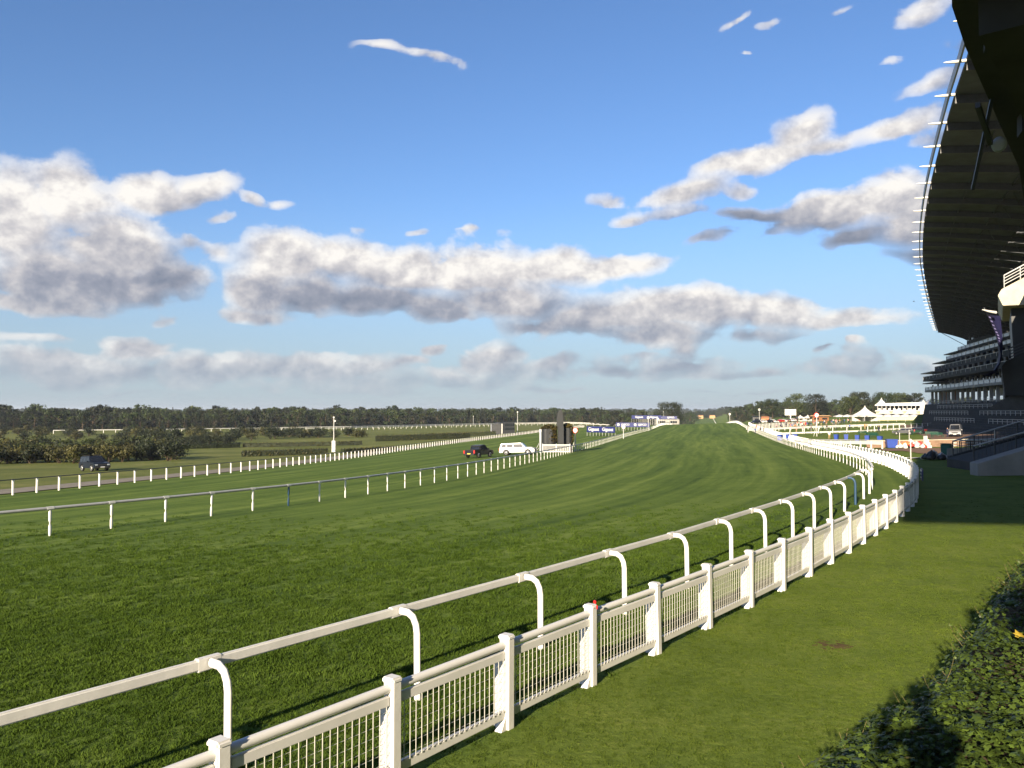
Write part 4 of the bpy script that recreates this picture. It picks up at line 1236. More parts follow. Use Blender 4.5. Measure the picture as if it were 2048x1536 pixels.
# ------------------------------------------------------------------ winning post and the things round it
def winning_post():
    x, y = 7.6, 131.0; g0 = ground(x, y)
    root = empty('winning_post', (x, y, g0)); tag(root, 'tall black winning post between two dark planted drums', 'winning post')
    for sx, rr, hh in ((-1.72, 1.22, 3.7), (1.15, .82, 3.85)):
        b = MB(); n = 28; vs = []; fs = []
        # slatted drum: alternate ribs
        for k in range(2):
            for j in range(n * 2):
                a = 2 * math.pi * j / (n * 2); r_ = rr * (1.0 if j % 2 else .965)
                vs.append((x + sx + r_ * math.cos(a), y + r_ * math.sin(a), g0 - .3 + k * (hh + .3)))
        m_ = n * 2
        for j in range(m_): fs.append((j, (j + 1) % m_, m_ + (j + 1) % m_, m_ + j))
        fs.append(tuple(range(m_, 2 * m_)))
        b.add(vs, fs); b.build('drum', M['black'], root)
        lf = MB()
        for k in range(420):
            a = rnd.uniform(0, 6.28); q = rnd.uniform(.25, 1.08) * rr; z = g0 + hh + rnd.uniform(-.1, .75) * (1.1 - q / rr * .6)
            if rnd.random() < .25: a = rnd.gauss(-.9 if sx < 0 else -.2, .35); q = rr * rnd.uniform(1.0, 1.12); z = g0 + rnd.uniform(1.6, hh)
            c = Vector((x + sx + q * math.cos(a), y + q * math.sin(a), z)); s_ = rnd.uniform(.08, .2)
            u1 = Vector((rnd.gauss(0, 1), rnd.gauss(0, 1), rnd.gauss(0, 1))).normalized(); u2 = u1.orthogonal()
            lf.add([c - u1 * s_, c + u2 * s_ * .7, c + u1 * s_, c - u2 * s_ * .7], [(0, 1, 2, 3)])
        lf.build('planting', M['autumn'], root)
    b = MB(); b.box((x - .0, y - 1.5, g0 + 1.9), (.95, .5, 4.4)); b.box((x - .38, y - 1.5, g0 + 1.9), (.10, .62, 4.4)); b.box((x + .42, y - 1.5, g0 + 1.9), (.10, .62, 4.4)); b.build('pillar', M['black'], root, bevel=.03)
    b = MB(); b.prism([(x - .62, g0 + 4.1), (x - .62, g0 + 5.4), (x - .38, g0 + 6.45), (x - .05, g0 + 6.75), (x + .2, g0 + 6.65), (x + .42, g0 + 5.4), (x + .42, g0 + 4.1)], y - 1.75, y - 1.25); b.build('head', M['black'], root, bevel=.03)
    b = MB(); b.box((x - 3.12, y + .2, g0 + 1.7), (.30, .4, 3.9)); b.build('end_panel', M['sheet'], root, bevel=.02)
    for k in range(2):
        b = MB(); b.tube([(x - 3.15, y, g0 + 1.7 - k * .9), (x - 4.1, y - .5, g0)], .04, 6); b.build('stay', M['alu'], root)
    # white barrier in front
    r2 = empty('white_barrier', (x - 1.3, y - 2.6, ground(x - 1.3, y - 2.6))); tag(r2, 'white framed barrier with grey slatted panel in front of the winning post', 'barrier')
    zb = ground(x - 1.3, y - 2.6)
    b = MB(); b.box((x - .75, y - 2.6, zb + 1.22), (4.3, .1, .17)); b.build('top_rail', M['whiteb'], r2, bevel=.02)
    b = MB(); b.box((x - .75, y - 2.6, zb + .20), (4.3, .1, .17)); b.build('bottom_rail', M['whiteb'], r2, bevel=.02)
    for xx in (-2.85, -.75, 1.35):
        b = MB(); b.box((x + xx, y - 2.63, zb + .75), (.15, .12, 1.3)); b.build('post', M['whiteb'], r2, bevel=.02)
    for k in range(6):
        b = MB(); b.box((x - .75, y - 2.55, zb + .38 + k * .13), (4.2, .03, .06)); b.build('slat', M['alu'], r2)
winning_post()

def lollipop(x, y, h, label, lamp=True, cat='course marker', disc=.45, group=None, m=None):
    p = gpt(x, y); root = empty('marker_post', p); tag(root, label, cat, group)
    b = MB(); b.tube([p - UP * .1, p + UP * (h - disc)], .07, 8); b.build('pole', M['whiteb'], root)
    if lamp:
        b = MB(); b.lathe([(.05, -disc), (disc * .7, -disc * .7), (disc, 0), (disc * .7, disc * .7), (.05, disc)], c=(p.x, p.y, p.z + h), n=14); b.build('lamp', M['lamp'], root)
        b = MB(); b.tube([p + UP * (h - 1.6), p + Vector((-.75, -.2, 0))], .05, 6); b.build('stay', M['whiteb'], root)
        b = MB(); b.lathe([(disc * 1.25, -.04), (disc * 1.3, 0), (disc * 1.25, .04)], c=(0, 0, 0), n=18)
        k = inst('ring', b.mesh('ring', M['red']), root, Matrix.Translation((p.x, p.y + .3, p.z + h)) @ Matrix.Rotation(R(90), 4, 'X'))
    else:
        b = MB(); b.lathe([(disc, -.05), (disc, .05)], n=20, smooth=False)
        k = inst('disc', b.mesh('disc', m or M['whiteb']), root, Matrix.Translation((p.x, p.y, p.z + h)) @ Matrix.Rotation(R(90), 4, 'X') @ Matrix.Rotation(R(13), 4, 'Y'))
    return root
lollipop(10.4, 136.5, 3.35, 'red lit lamp on a white braced pole beside the winning post', True, disc=.36)
lollipop(66.5, 181.0, 4.6, 'red lit lamp on a white pole above the stand side of the straight', True, disc=.4)
for (x, y, h, lab) in ((27.8, 207, 3.0, 'white furlong disc on a post by the left rail before the dark blue boards'), (46.5, 283, 4.6, 'white disc on a tall post by the left rail beyond the second board'),
                       (58.0, 330, 3.2, 'small white disc post at the brow on the left'), (105, 352, 5.6, 'white disc on a tall post right of the brow'), (94, 358, 4.0, 'white board on a post right at the brow')):
    lollipop(x, y, h, lab, False, disc=.5)

def text_mesh(parent, name, body, size, mtx, m):
    cu = bpy.data.curves.new(name, 'FONT'); cu.body = body; cu.size = size; cu.align_x = 'CENTER'; cu.align_y = 'CENTER'; cu.extrude = 0.01; cu.resolution_u = 3; cu.offset = size * 0.012
    tmp = bpy.data.objects.new(name, cu); COL.objects.link(tmp)
    bpy.context.view_layer.update()
    me = bpy.data.meshes.new_from_object(tmp.evaluated_get(bpy.context.evaluated_depsgraph_get()))
    bpy.data.objects.remove(tmp)
    me.materials.clear(); me.materials.append(m)
    o = bpy.data.objects.new(name, me); COL.objects.link(o); o.parent = parent; o.matrix_basis = mtx
    return o

def ad_board(x0, y0, x1, y1, z, h, words, label, legs=True, ring=False):
    a = Vector((x0, y0, 0)); c = Vector((x1, y1, 0)); L = (c - a).length; m_ = (a + c) / 2; g0 = ground(m_.x, m_.y)
    root = empty('advertising_board', (m_.x, m_.y, g0), math.atan2(y1 - y0, x1 - x0)); tag(root, label, 'sign')
    b = MB(); b.box((0, 0, z + h / 2), (L, .12, h)); b.build('panel', M['navy'], root, bevel=.02, local=True)
    n = len(words)
    for i, wd in enumerate(words):
        mx = Matrix.Translation((-L / 2 + L * (i + .5) / n + (h * .25 if ring else 0), -.075, z + h * .52)) @ Matrix.Rotation(R(90), 4, 'X')
        text_mesh(root, 'lettering', wd, h * .78 if not ring else h * .62, mx, M['pwhite'])
        if ring:
            q = MB(); q.lathe([(h * .30, -.01), (h * .30, .01), (h * .20, .01), (h * .20, -.01), (h * .30, -.01)], n=20)
            o = inst('emblem', q.mesh('emblem', M['pwhite']), None, Matrix.Translation((-L / 2 + L * (i + .5) / n - h * 1.35, -.075, z + h * .52)) @ Matrix.Rotation(R(90), 4, 'X')); o.parent = root
    if legs:
        k = int(L / 1.1)
        for i in range(k + 1):
            b = MB(); b.box((-L / 2 + L * i / k, .1, z / 2 - .05), (.06, .06, z + .1)); b.build('leg', M['whiteb'], root, local=True)
    return root
ad_board(22.2, 246.0, 29.6, 238.5, 1.0, 1.75, ['Gigaset', 'Gigaset'], 'navy advertising board reading Gigaset twice on white legs')
ad_board(37.2, 297.0, 48.5, 292.0, 1.3, 1.6, ['QIPCO', 'QIPCO'], 'navy advertising board reading QIPCO twice with ring emblems', ring=True)
ad_board(57.0, 395, 70.0, 388, 3.0, 1.7, ['Gigaset', 'Gigaset'], 'far navy advertising board reading Gigaset above the second board')
ad_board(66, 428, 84, 422, 3.0, 1.5, ['QIPCO', 'QIPCO', 'QIPCO'], 'farthest navy advertising board near the brow', ring=False)

# dark scoreboard hut behind the inner fence
def scoreboard():
    x, y = -3.6, 318.0; g0 = ground(x, y)
    root = empty('scoreboard', (x, y, g0), R(8)); tag(root, 'dark scoreboard building behind the inner fence with white edge panel', 'scoreboard')
    b = MB(); b.box((2.2, 0, 2.35), (4.6, 2.2, 4.5)); b.build('display_block', M['black'], root, bevel=.05, local=True)
    b = MB(); b.box((-2.6, -.4, 1.9), (4.0, 1.8, 3.8)); b.build('display_block', M['steel'], root, bevel=.05, local=True)
    for z, w_ in ((3.55, 3.6), (2.0, 3.8)):
        b = MB(); b.box((2.5, -1.14, z), (w_, .08, .9)); b.build('display_strip', M['glassd'], root, local=True)
    b = MB(); b.box((-.42, -1.35, 2.0), (.35, .3, 4.0)); b.build('edge_panel', M['whiteb'], root, local=True)
    b = MB(); b.box((-4.6, -1.35, 1.9), (.25, .25, 3.7)); b.build('edge_panel', M['sheet'], root, local=True)
    b = MB(); b.lathe([(1.6, 0), (1.5, .3), (1.0, .55), (.1, .65)], c=(-1.6, 0, 3.85), n=14); b.build('dome', M['steel'], root, local=True)
scoreboard()

def camera_mast():
    p = gpt(-37.1, 172.8); root = empty('camera_mast', p); tag(root, 'grey camera mast with two white cameras standing in the infield', 'mast')
    b = MB(); b.box((p.x, p.y, p.z + 1.1), (.75, .6, 2.5)); b.build('cabinet', M['alu'], root, bevel=.03)
    b = MB(); b.tube([p + UP * 2.2, p + UP * 7.2], [.11, .08], 10); b.build('pole', M['alu'], root)
    for dz, dx in ((7.2, .0), (6.45, .28)):
        b = MB(); b.box((p.x + dx, p.y, p.z + dz), (.28, .5, .3)); b.build('camera_head', M['whiteb'], root, bevel=.04)
    b = MB(); b.bar((p.x, p.y, p.z + 6.3), (p.x + .3, p.y, p.z + 6.3), .06); b.build('bracket', M['alu'], root)
camera_mast()
for i, (x, y, h) in enumerate(((2.2, 330, 8.2), (95, 520, 9.0), (-28, 600, 7))):
    p = gpt(x, y); root = empty('lamp_post', p)
    tag(root, ['slim mast with a white head beside the scoreboard', 'slim mast before the woods right of the winning post', 'slim pole before the woods left of the scoreboard'][i], 'mast')
    b = MB(); b.tube([p, p + UP * h], [.14, .09], 8); b.build('pole', M['alu'], root)
    b = MB(); b.box((p.x, p.y, p.z + h), (.45, .45, .5)); b.build('head', M['whiteb'], root, bevel=.08)

# white start huts at the far end, gate on the brow
def hut(name, x, y, sx, sy, h, m_wall, m_roof, label, cat='hut', rz=0.0, over=.3, base=0.0, window=True):
    root = empty(name, (x, y, ground(x, y) + base), rz); tag(root, label, cat)
    b = MB(); b.box((0, 0, h / 2 - .2), (sx, sy, h + .4)); b.build('wall', m_wall, root, local=True)
    b = MB(); b.box((0, 0, h + .42), (sx + over * 2, sy + over * 2, .45), taper=.72); b.build('roof', m_roof, root, local=True)
    if window:
        for k in (-.25, .25):
            q = MB(); q.box((sx * k, -sy / 2 - .03, h * .55), (sx * .3, .06, h * .4)); q.build('window', M['glassd'], root, local=True)
    return root
hut('starting_hut', 316, 1392, 9, 5, 5.5, M['tan'], M['brownw'], 'tan hut left of the far end of the straight', window=False)
hut('starting_hut', 336, 1392, 9, 5, 5.0, M['tan'], M['brownw'], 'tan hut right of the far end of the straight', window=False)
hut('grey_barn', 88, 470, 13, 7, 3.2, M['conc'], M['sheet'], 'low grey barn below the round oak', 'barn', R(-8))
hut('kiosk', 125, 415, 9, 5, 2.4, M['steel'], M['black'], 'black roofed kiosk among the parked cars by the rail', 'kiosk', R(-12))
hut('orange_shed', 116.5, 382, 3.2, 3.0, 2.2, M['orange'], M['brownw'], 'small orange brown shed beside the black roofed kiosk', 'shed', R(-12), window=False)
hut('timber_pavilion', 150.5, 405, 7.5, 5, 2.2, M['brownw'], M['tan'], 'timber pavilion with pale overhanging roof before the trees', 'pavilion', R(-15), over=1.5)

def big_screen():
    x, y = 135, 402; g0 = ground(x, y); root = empty('big_screen', (x, y, g0), R(-12)); tag(root, 'grey big screen with white frame on a single leg', 'screen')
    b = MB(); b.box((0, 0, 4.6), (5.2, .3, 2.9)); b.build('frame', M['whiteb'], root, local=True)
    b = MB(); b.box((0, -.17, 4.6), (4.7, .06, 2.45)); b.build('display', M['glassp'], root, local=True)
    b = MB(); b.box((0, .1, 1.5), (.5, .4, 3.3)); b.build('leg', M['whiteb'], root, local=True)
big_screen()

# ------------------------------------------------------------------ tents, parasols, pavilion
def pagoda(x, y, w, he, hp, label, base=0.0, rz=0.2, sides=False, group=None):
    root = empty('pagoda_tent', (x, y, ground(x, y) + base), rz); tag(root, label, 'tent', group)
    h = w / 2
    b = MB(); n = 8; vs = []; fs = []
    for k in range(n + 1):
        u = k / n; r = h * (1 - u) ** 1.75 + .04; z = he + (hp - he) * u
        vs += [(-r, -r, z), (r, -r, z), (r, r, z), (-r, r, z)]
    for k in range(n):
        for j in range(4):
            fs.append((k * 4 + j, k * 4 + (j + 1) % 4, k * 4 + 4 + (j + 1) % 4, k * 4 + 4 + j))
    b.add(vs, fs); b.build('canopy', M['tent'], root, local=True)
    b = MB(); b.box((0, -h, he - .2), (w + .02, .05, .45)); b.box((-h, 0, he - .2), (.05, w, .45)); b.box((h, 0, he - .2), (.05, w, .45)); b.build('valance', M['tent'], root, local=True)
    for sx in (-1, 1):
        for sy in (-1, 1):
            q = MB(); q.box((sx * h * .96, sy * h * .96, he / 2), (.14, .14, he)); q.build('pole', M['whiteb'], root, local=True)
    if sides:
        q = MB(); q.box((0, h * .9, he / 2), (w * .95, .05, he)); q.box((h * .93, 0, he / 2), (.05, w * .9, he)); q.build('side_wall', M['tent'], root, local=True)
    return root
for i, (x, y) in enumerate(((142.5, 410), (145.5, 408), (148.5, 406))):
    pagoda(x, y, 2.9, 1.9, 3.2, ['small white gazebo, leftmost of the three beside the timber pavilion', 'small white gazebo, middle of the three beside the timber pavilion', 'small white gazebo, right of the three beside the timber pavilion'][i], group='white gazebos', sides=True)
pagoda(160.5, 377, 8.0, 2.6, 7.2, 'white pointed tent with grey side opening at the left foot of the pavilion', sides=True, rz=.35)

def pavilion():
    """two-storey white hospitality pavilion with tented peaks on a bank"""
    x0, y0 = 190, 392; g0 = ground(x0, y0); root = empty('hospitality_pavilion', (x0, y0, g0 + .5), R(-24)); root.scale = (.82, .82, .86); tag(root, 'white and cream two-storey tented pavilion with peaked roof on a bank', 'pavilion')
    def bx(name, c, s, m): 
        b = MB(); b.box(c, s); return b.build(name, m, root, local=True)
    bx('base_wall', (-7, 0, 1.6), (26, 8, 5.2), M['cream'])
    bx('upper_deck', (-7, -1, 4.45), (27, 10, .5), M['whiteb'])
    for k in range(12):
        bx('deck_post', (-19 + k * 2.2, -5.6, 6.0), (.22, .22, 2.7), M['whiteb'])
    for k in range(9):
        bx('table', (-18 + k * 2.6, -4.2, 5.25), (1.4, .9, 1.1), M['tent'])
    bx('back_wall', (-7, 2.5, 6.2), (26, .4, 3.0), M['glassd'])
    b = MB(); b.prism([(-20.5, 7.3), (-20.5, 7.6), (-15, 8.7), (5, 9.2), (5, 7.3)], -6.2, 3.5); b.build('deck_roof', M['tent'], root, local=True)
    for k in range(3):
        b = MB(); b.prism([(-19 + k * 7, 3.0), (-15.5 + k * 7, 5.6), (-12 + k * 7, 3.0)], -5.6, -5.2); b.build('gable', M['tent'], root, local=True)
    for k in range(4):
        bx('window', (-17 + k * 5.2, -4.03, 2.4), (3.2, .1, 1.2), M['glassd'])
    bx('marquee_wall', (11.5, -1, 3.0), (16, 11, 8.0), M['cream'])
    # swooping peaked marquee roof
    b = MB(); nx, ny = 26, 8; vs = []; fs = []
    for i in range(nx + 1):
        for j in range(ny + 1):
            u = i / nx; v = j / ny; X = 3 + 17.5 * u; Y = -7.2 + 12.5 * v
            z = 7.3 + 1.2 * abs(u - .55) + 1.6 * u * u
            for cx, cy, hh in ((5.0, -1.5, 4.2), (7.6, -3.0, 4.2)):
                z += hh * math.exp(-math.hypot((X - cx) / 1.0, (Y - cy) / 2.2) * 1.3)
            z -= 1.0 * (abs(v - .5) * 2) ** 2
            vs.append((X, Y, z))
    for i in range(nx):
        for j in range(ny):
            a = i * (ny + 1) + j; fs.append((a, a + 1, a + ny + 2, a + ny + 1))
    b.add(vs, fs, True); b.build('marquee_roof', M['tent'], root, local=True)
    b = MB(); b.add([(20.4, -7.2, 1.0), (22.6, -6.8, 5.5), (20.5, -7.2, 9.6), (3, -7.2, 7.4), (3, -7.2, -.5), (20.0, -7.2, -.5)], [(0, 1, 2, 3, 4, 5)]); b.build('front_cloth', M['tent'], root, local=True)
    bx('dark_annexe', (26, 5, 5.2), (9, 8, 4.5), M['sheet'])
    bx('annexe_base', (26, 5, 1.5), (9.5, 8.5, 3.0), M['brownw'])
    # tower tent on the deck's left end
    b = MB(); n = 8; vs = []; fs = []
    for k in range(n + 1):
        u = k / n; r = 3.6 * (1 - u) ** 1.8 + .04; z = 7.7 + 4.2 * u
        vs += [(-17 - r, -2 - r, z), (-17 + r, -2 - r, z), (-17 + r, -2 + r, z), (-17 - r, -2 + r, z)]
    for k in range(n):
        for j in range(4): fs.append((k * 4 + j, k * 4 + (j + 1) % 4, k * 4 + 4 + (j + 1) % 4, k * 4 + 4 + j))
    b.add(vs, fs); b.build('peaked_canopy', M['tent'], root, local=True)
pavilion()

def bank():
    b = MB(); c = [(128, 268), (150, 300), (188, 372), (214, 368), (196, 300), (160, 262)]
    z0 = [ground(*p) - .3 for p in c]
    top = [(148, 302), (186, 366), (204, 362), (186, 302)]
    vs = [(p[0], p[1], z) for p, z in zip(c, z0)] + [(p[0], p[1], CAMZ - 1.2) for p in top]
    b.add(vs, [(0, 1, 6), (1, 2, 7, 6), (2, 3, 8, 7), (3, 4, 9, 8), (4, 5, 0), (0, 6, 9, 4), (6, 7, 8, 9)])
    o = b.build('grass_bank', M['turf']); o['kind'] = 'structure'
    return o
bank()

def parasol(x, y, w, label, h=2.5, group=None):
    root = empty('parasol', gpt(x, y), rnd.uniform(-.4, .1)); tag(root, label, 'parasol', group)
    b = MB(); h2 = w / 2
    b.add([(-h2, -h2, h), (h2, -h2, h), (h2, h2, h), (-h2, h2, h), (0, 0, h + .75), (-h2, -h2, h - .28), (h2, -h2, h - .28), (h2, h2, h - .28), (-h2, h2, h - .28)],
          [(0, 1, 4), (1, 2, 4), (2, 3, 4), (3, 0, 4), (0, 5, 6, 1), (1, 6, 7, 2), (2, 7, 8, 3), (3, 8, 5, 0)])
    b.build('canopy', M['tent'], root, local=True)
    b = MB(); b.tube([(0, 0, 0), (0, 0, h + .7)], .05, 6); b.build('pole', M['whiteb'], root, local=True)
    b = MB(); b.lathe([(.4, 0), (.4, .08), (.1, .12)], n=10); b.build('base', M['steel'], root, local=True)
words = ['first', 'second', 'third', 'fourth', 'fifth', 'sixth', 'seventh', 'eighth', 'ninth', 'tenth']
for i in range(10):
    u = i / 9
    parasol(143 + 19 * u, 362 - 28 * u, 4.3, 'white square parasol, %s from the timber pavilion in the row below the trees' % words[i], 2.6, 'white parasols in a row')

# ------------------------------------------------------------------ the lawn: fences, bins, benches, rubbish
def board_fence(pts, label, h, m_board, post=True, name='barrier_fence', gap=2.4, solid=.5, lift=0.0, cat='fence', top=False):
    P = []
    for (x0, y0), (x1, y1) in zip(pts, pts[1:]):
        n = max(1, round(math.hypot(x1 - x0, y1 - y0) / gap))
        for i in range(n): P.append(gpt(x0 + (x1 - x0) * i / n, y0 + (y1 - y0) * i / n))
    P.append(gpt(*pts[-1]))
    root = empty(name, P[0]); tag(root, label, cat)
    for a, c in zip(P, P[1:]):
        b = MB(); b.bar(a + UP * (lift + h - solid / 2), c + UP * (lift + h - solid / 2), .06, solid); b.build('board', m_board, root)
        if top:
            b = MB(); b.bar(a + UP * (lift + h + .12), c + UP * (lift + h + .12), .18, .10); b.build('top_rail', M['alu'], root)
    if post:
        for a in P:
            b = MB(); b.box((a.x, a.y, a.z + (h + lift) / 2), (.16, .16, h + lift)); b.build('post', M['whiteb'], root)
board_fence([(43.5, 127.5), (44.6, 116), (46.6, 104.5)], 'long white boarded barrier with grey top leading from the rail to the rubbish heap', 1.0, M['whiteb'], solid=.42, top=True)
board_fence([(64, 203), (86, 206), (119, 236)], 'white low board fence on pale posts across the back of the lawn', .42, M['whiteb'], solid=.34)
board_fence([(64, 201.5), (86, 204.5), (119, 234.5)], 'pale post fence with thin rail behind the lawn', 1.45, M['alu'], solid=.07, gap=3.6)
board_fence([(66, 232), (100, 252), (124, 262)], 'cream hoarding in front of the crowd', .95, M['tent'], solid=.55)
board_fence([(84, 290), (112, 318)], 'white picket boarding below the parasols', 1.0, M['whiteb'], solid=.9)
board_fence([(74, 262), (102, 290)], 'white boarding left of the dark crowd', 1.0, M['whiteb'], solid=.9)

def wheelie_bin(x, y, h, w, m, label, group=None, open_lid=False):
    root = empty('wheelie_bin', gpt(x, y), rnd.uniform(-.3, .3) - .5); tag(root, label, 'bin', group)
    b = MB(); b.box((0, 0, h * .46), (w, w, h * .86), taper=1.0); 
    me = b
    for i in range(4): pass
    me.v = [Vector((p.x * (.82 if p.z < h * .2 else 1), p.y * (.82 if p.z < h * .2 else 1), p.z)) for p in me.v]
    me.build('body', m, root, bevel=.03, local=True)
    b = MB(); b.box((0, 0, h * .93), (w * 1.08, w * 1.1, .08)); b.build('lid', m, root, bevel=.03, local=True)
    b = MB(); b.tube([(-w * .45, w * .58, h * .86), (w * .45, w * .58, h * .86)], .025, 6); b.build('handle', M['tyre'], root, local=True)
    for sx in (-1, 1):
        q = MB(); q.lathe([(.1, -.03), (.1, .03)], n=12)
        o = inst('wheel', q.mesh('wheel', M['tyre']), None, Matrix.Translation((sx * w * .45, w * .42, .1)) @ Matrix.Rotation(R(90), 4, 'Y')); o.parent = root
bl = ['blue wheelie bin, farthest left of the row on the lawn', 'blue wheelie bin, second from the left on the lawn', 'blue wheelie bin, middle of the row on the lawn', 'blue wheelie bin, fourth from the left on the lawn', 'blue wheelie bin on the lawn nearest the rubbish heap row end']
for i, (x, y) in enumerate(((59.2, 151.5), (60.4, 150.1), (59.5, 143), (59.5, 139), (58.7, 132.4))): wheelie_bin(x, y, 1.15, .7, M['binblue'], bl[i], 'blue bins on the lawn')
for i, (x, y) in enumerate(((52.0, 161), (53.5, 160.5), (54.6, 160))): wheelie_bin(x, y, 1.2, .9, M['binblue'], ['blue bin in the cluster at the end of the white barrier, left one', 'blue bin in the cluster at the end of the white barrier, middle one', 'blue bin in the cluster at the end of the white barrier, right one'][i], 'blue bins by the barrier')
wheelie_bin(49.6, 108.5, 1.2, 1.35, M['binblue'], 'large blue four-wheeled bin beside the rubbish heap')
wheelie_bin(38.4, 73.4, 1.45, .8, M['bingreen'], 'green wheelie bin standing by the foot of the ramp')

def bench(x, y, rz, label):
    root = empty('garden_bench', gpt(x, y), rz); tag(root, label, 'bench', 'green benches on the lawn')
    for k in range(4):
        b = MB(); b.box((0, -.2 + k * .13, .45), (2.4, .10, .04)); b.build('seat_slat', M['dgreen'], root, local=True)
    for k in range(3):
        b = MB(); b.box((0, .28, .58 + k * .14), (2.4, .035, .10)); b.build('back_slat', M['dgreen'], root, local=True)
    for sx in (-1.05, 1.05):
        for sy in (-.2, .26):
            b = MB(); b.box((sx, sy, .22 if sy < 0 else .46), (.08, .08, .44 if sy < 0 else .92)); b.build('leg', M['dgreen'], root, local=True)
bench(73, 168, .2, 'green bench on the lawn, nearest the back of the row of blue bins')
bench(70, 160, .4, 'green bench on the lawn behind the last blue bin')
bench(83, 164, -.3, 'green bench on the lawn left of the silver van')
bench(86, 176, .1, 'green bench on the lawn before the dark parked cars')
bench(77, 182, .3, 'green bench far back on the lawn before the white board fence')
bench(80, 156, .1, 'green bench on the lawn nearest the paved path')

def rubbish():
    hues = [('white', (.62, .6, .56)), ('grey', (.35, .35, .36)), ('orange', (.55, .16, .06)), ('cream', (.6, .5, .35)), ('black', (.03, .03, .03)), ('red', (.5, .05, .04))]
    mats = {k: mat(k + '_bag', c, .35, .12, 4, .4, bump=.3, bscale=6) for k, c in hues}
    def heap(cx, cy, n, rx, hz, names, label):
        root = empty('rubbish_heap', gpt(cx, cy)); tag(root, label, 'rubbish')
        for i in range(n):
            a = rnd.uniform(0, 6.28); q = rx * math.sqrt(rnd.random()); z = max(0, hz * (1 - q / rx)) * rnd.uniform(.3, 1)
            b = MB(); r = rnd.uniform(.22, .4); nn = 9; vs = []; fs = []
            prof = [(.1, 0), (.85, .15), (1, .5), (.8, .95), (.35, 1.25), (.12, 1.32), (.2, 1.5)]
            for (pr, pz) in prof:
                for j in range(nn):
                    t = 6.283 * j / nn; k = r * pr * (1 + .18 * mnoise.noise((i * 3.1 + math.cos(t), math.sin(t) * 2, pz)))
                    vs.append((cx + q * math.cos(a) + k * math.cos(t), cy + q * .7 * math.sin(a) + k * math.sin(t), ground(cx, cy) + z + pz * r))
            for p in range(len(prof) - 1):
                for j in range(nn): fs.append((p * nn + j, p * nn + (j + 1) % nn, (p + 1) * nn + (j + 1) % nn, (p + 1) * nn + j))
            fs.append(tuple(range((len(prof) - 1) * nn, len(prof) * nn)))
            b.add(vs, fs, True); b.build('rubbish_bag', mats[rnd.choice(names)], root)
    heap(50.6, 105.0, 40, 1.75, 1.0, ['white', 'white', 'grey', 'orange', 'cream', 'red', 'white'], 'heap of white and orange rubbish bags on the paved path')
    heap(37.0, 72.6, 22, .95, .55, ['black', 'white', 'black', 'grey', 'white'], 'small heap of black and white rubbish bags at the foot of the ramp')
rubbish()

def white_steps():
    p = gpt(52.6, 105.4); root = empty('mounting_steps', p, .2); tag(root, 'small white stepped block beside the rubbish heap', 'steps')
    for k in range(4):
        b = MB(); b.box((-.1 + k * .2, 0, .75 - k * .2), (.2, .5, 1.55 - k * .4)); b.build('step', M['whiteb'], root, local=True)
white_steps()
def path_walls():
    root = empty('low_brick_wall', gpt(53.8, 108.5)); tag(root, 'low brown brick wall behind the paved path', 'wall')
    b = MB(); a = gpt(47.6, 111.5); c = gpt(60.5, 108.5); b.bar(a + UP * .35, c + UP * .35, .35, 1.1); b.build('brickwork', M['paving'], root)
    b = MB(); b.bar(a + UP * .93, c + UP * .93, .45, .08); b.build('coping', M['concl'], root)
    for i, (x, y, h, lab) in enumerate(((50.2, 107.5, 1.9, 'thin white stake behind the large blue bin'), (53.6, 112, 2.2, 'thin white stake behind the rubbish heap'), (60.5, 104.0, 2.2, 'white stake at the right end of the low brick wall'), (29.0, 60.4, 1.9, 'white stake by the bend of the crowd fence'))):
        p = gpt(x, y); o = empty('stake', p); tag(o, lab, 'stake'); q = MB(); q.box((p.x, p.y, p.z + h / 2), (.065, .065, h), taper=.8); q.build('shaft', M['whiteb'], o)
        q = MB(); q.box((p.x, p.y, p.z + h + .04), (.08, .08, .08)); q.build('tip', M['whiteb'], o)
path_walls()
def sheet_litter():
    p = gpt(37.1, 76.0); b = MB(); n = 6; vs = []; fs = []
    for i in range(n + 1):
        for j in range(n + 1):
            x = p.x + (i / n - .5) * 1.7; y = p.y + (j / n - .5) * 1.7
            vs.append((x, y, ground(x, y) + .06 + .10 * abs(mnoise.noise((x * 1.3, y * 1.3, 0)))))
    for i in range(n):
        for j in range(n):
            a = i * (n + 1) + j; fs.append((a, a + 1, a + n + 2, a + n + 1))
    b.add(vs, fs, True); o = b.build('paper_sheet', M['tent']); tag(o, 'crumpled white sheet lying on the lawn near the ramp', 'litter')
    # blue notice on the bend of the crowd fence
    q = to_xy(43.0, T_FENCE(43.0) + .22); p = gpt(*q); r = empty('fence_notice', p, R(-112)); tag(r, 'dark blue notice fixed to the bend of the crowd fence', 'sign')
    b = MB(); b.box((0, 0, .95), (1.1, .04, .55)); b.build('panel', M['navy'], r, local=True)
    for k in range(3):
        b = MB(); b.box((-.15, -.03, 1.12 - k * .16), (.7 - k * .15, .015, .05)); b.build('printed_line', M['pwhite'], r, local=True)
    # red tag on a fence post
    fp_ = min(fence_pts, key=lambda v_: math.hypot(v_.x - 1.08, v_.y - 11.6))
    b = MB(); b.box((fp_.x + .06, fp_.y - .05, fp_.z + 1.16), (.025, .05, .045), rz=.6); b.box((fp_.x + .085, fp_.y - .10, fp_.z + 1.10), (.018, .03, .06), rz=.5)
    o = b.build('warning_tag', M['red'], bevel=.008); tag(o, 'small red tag on top of a crowd fence post', 'tag')
sheet_litter()

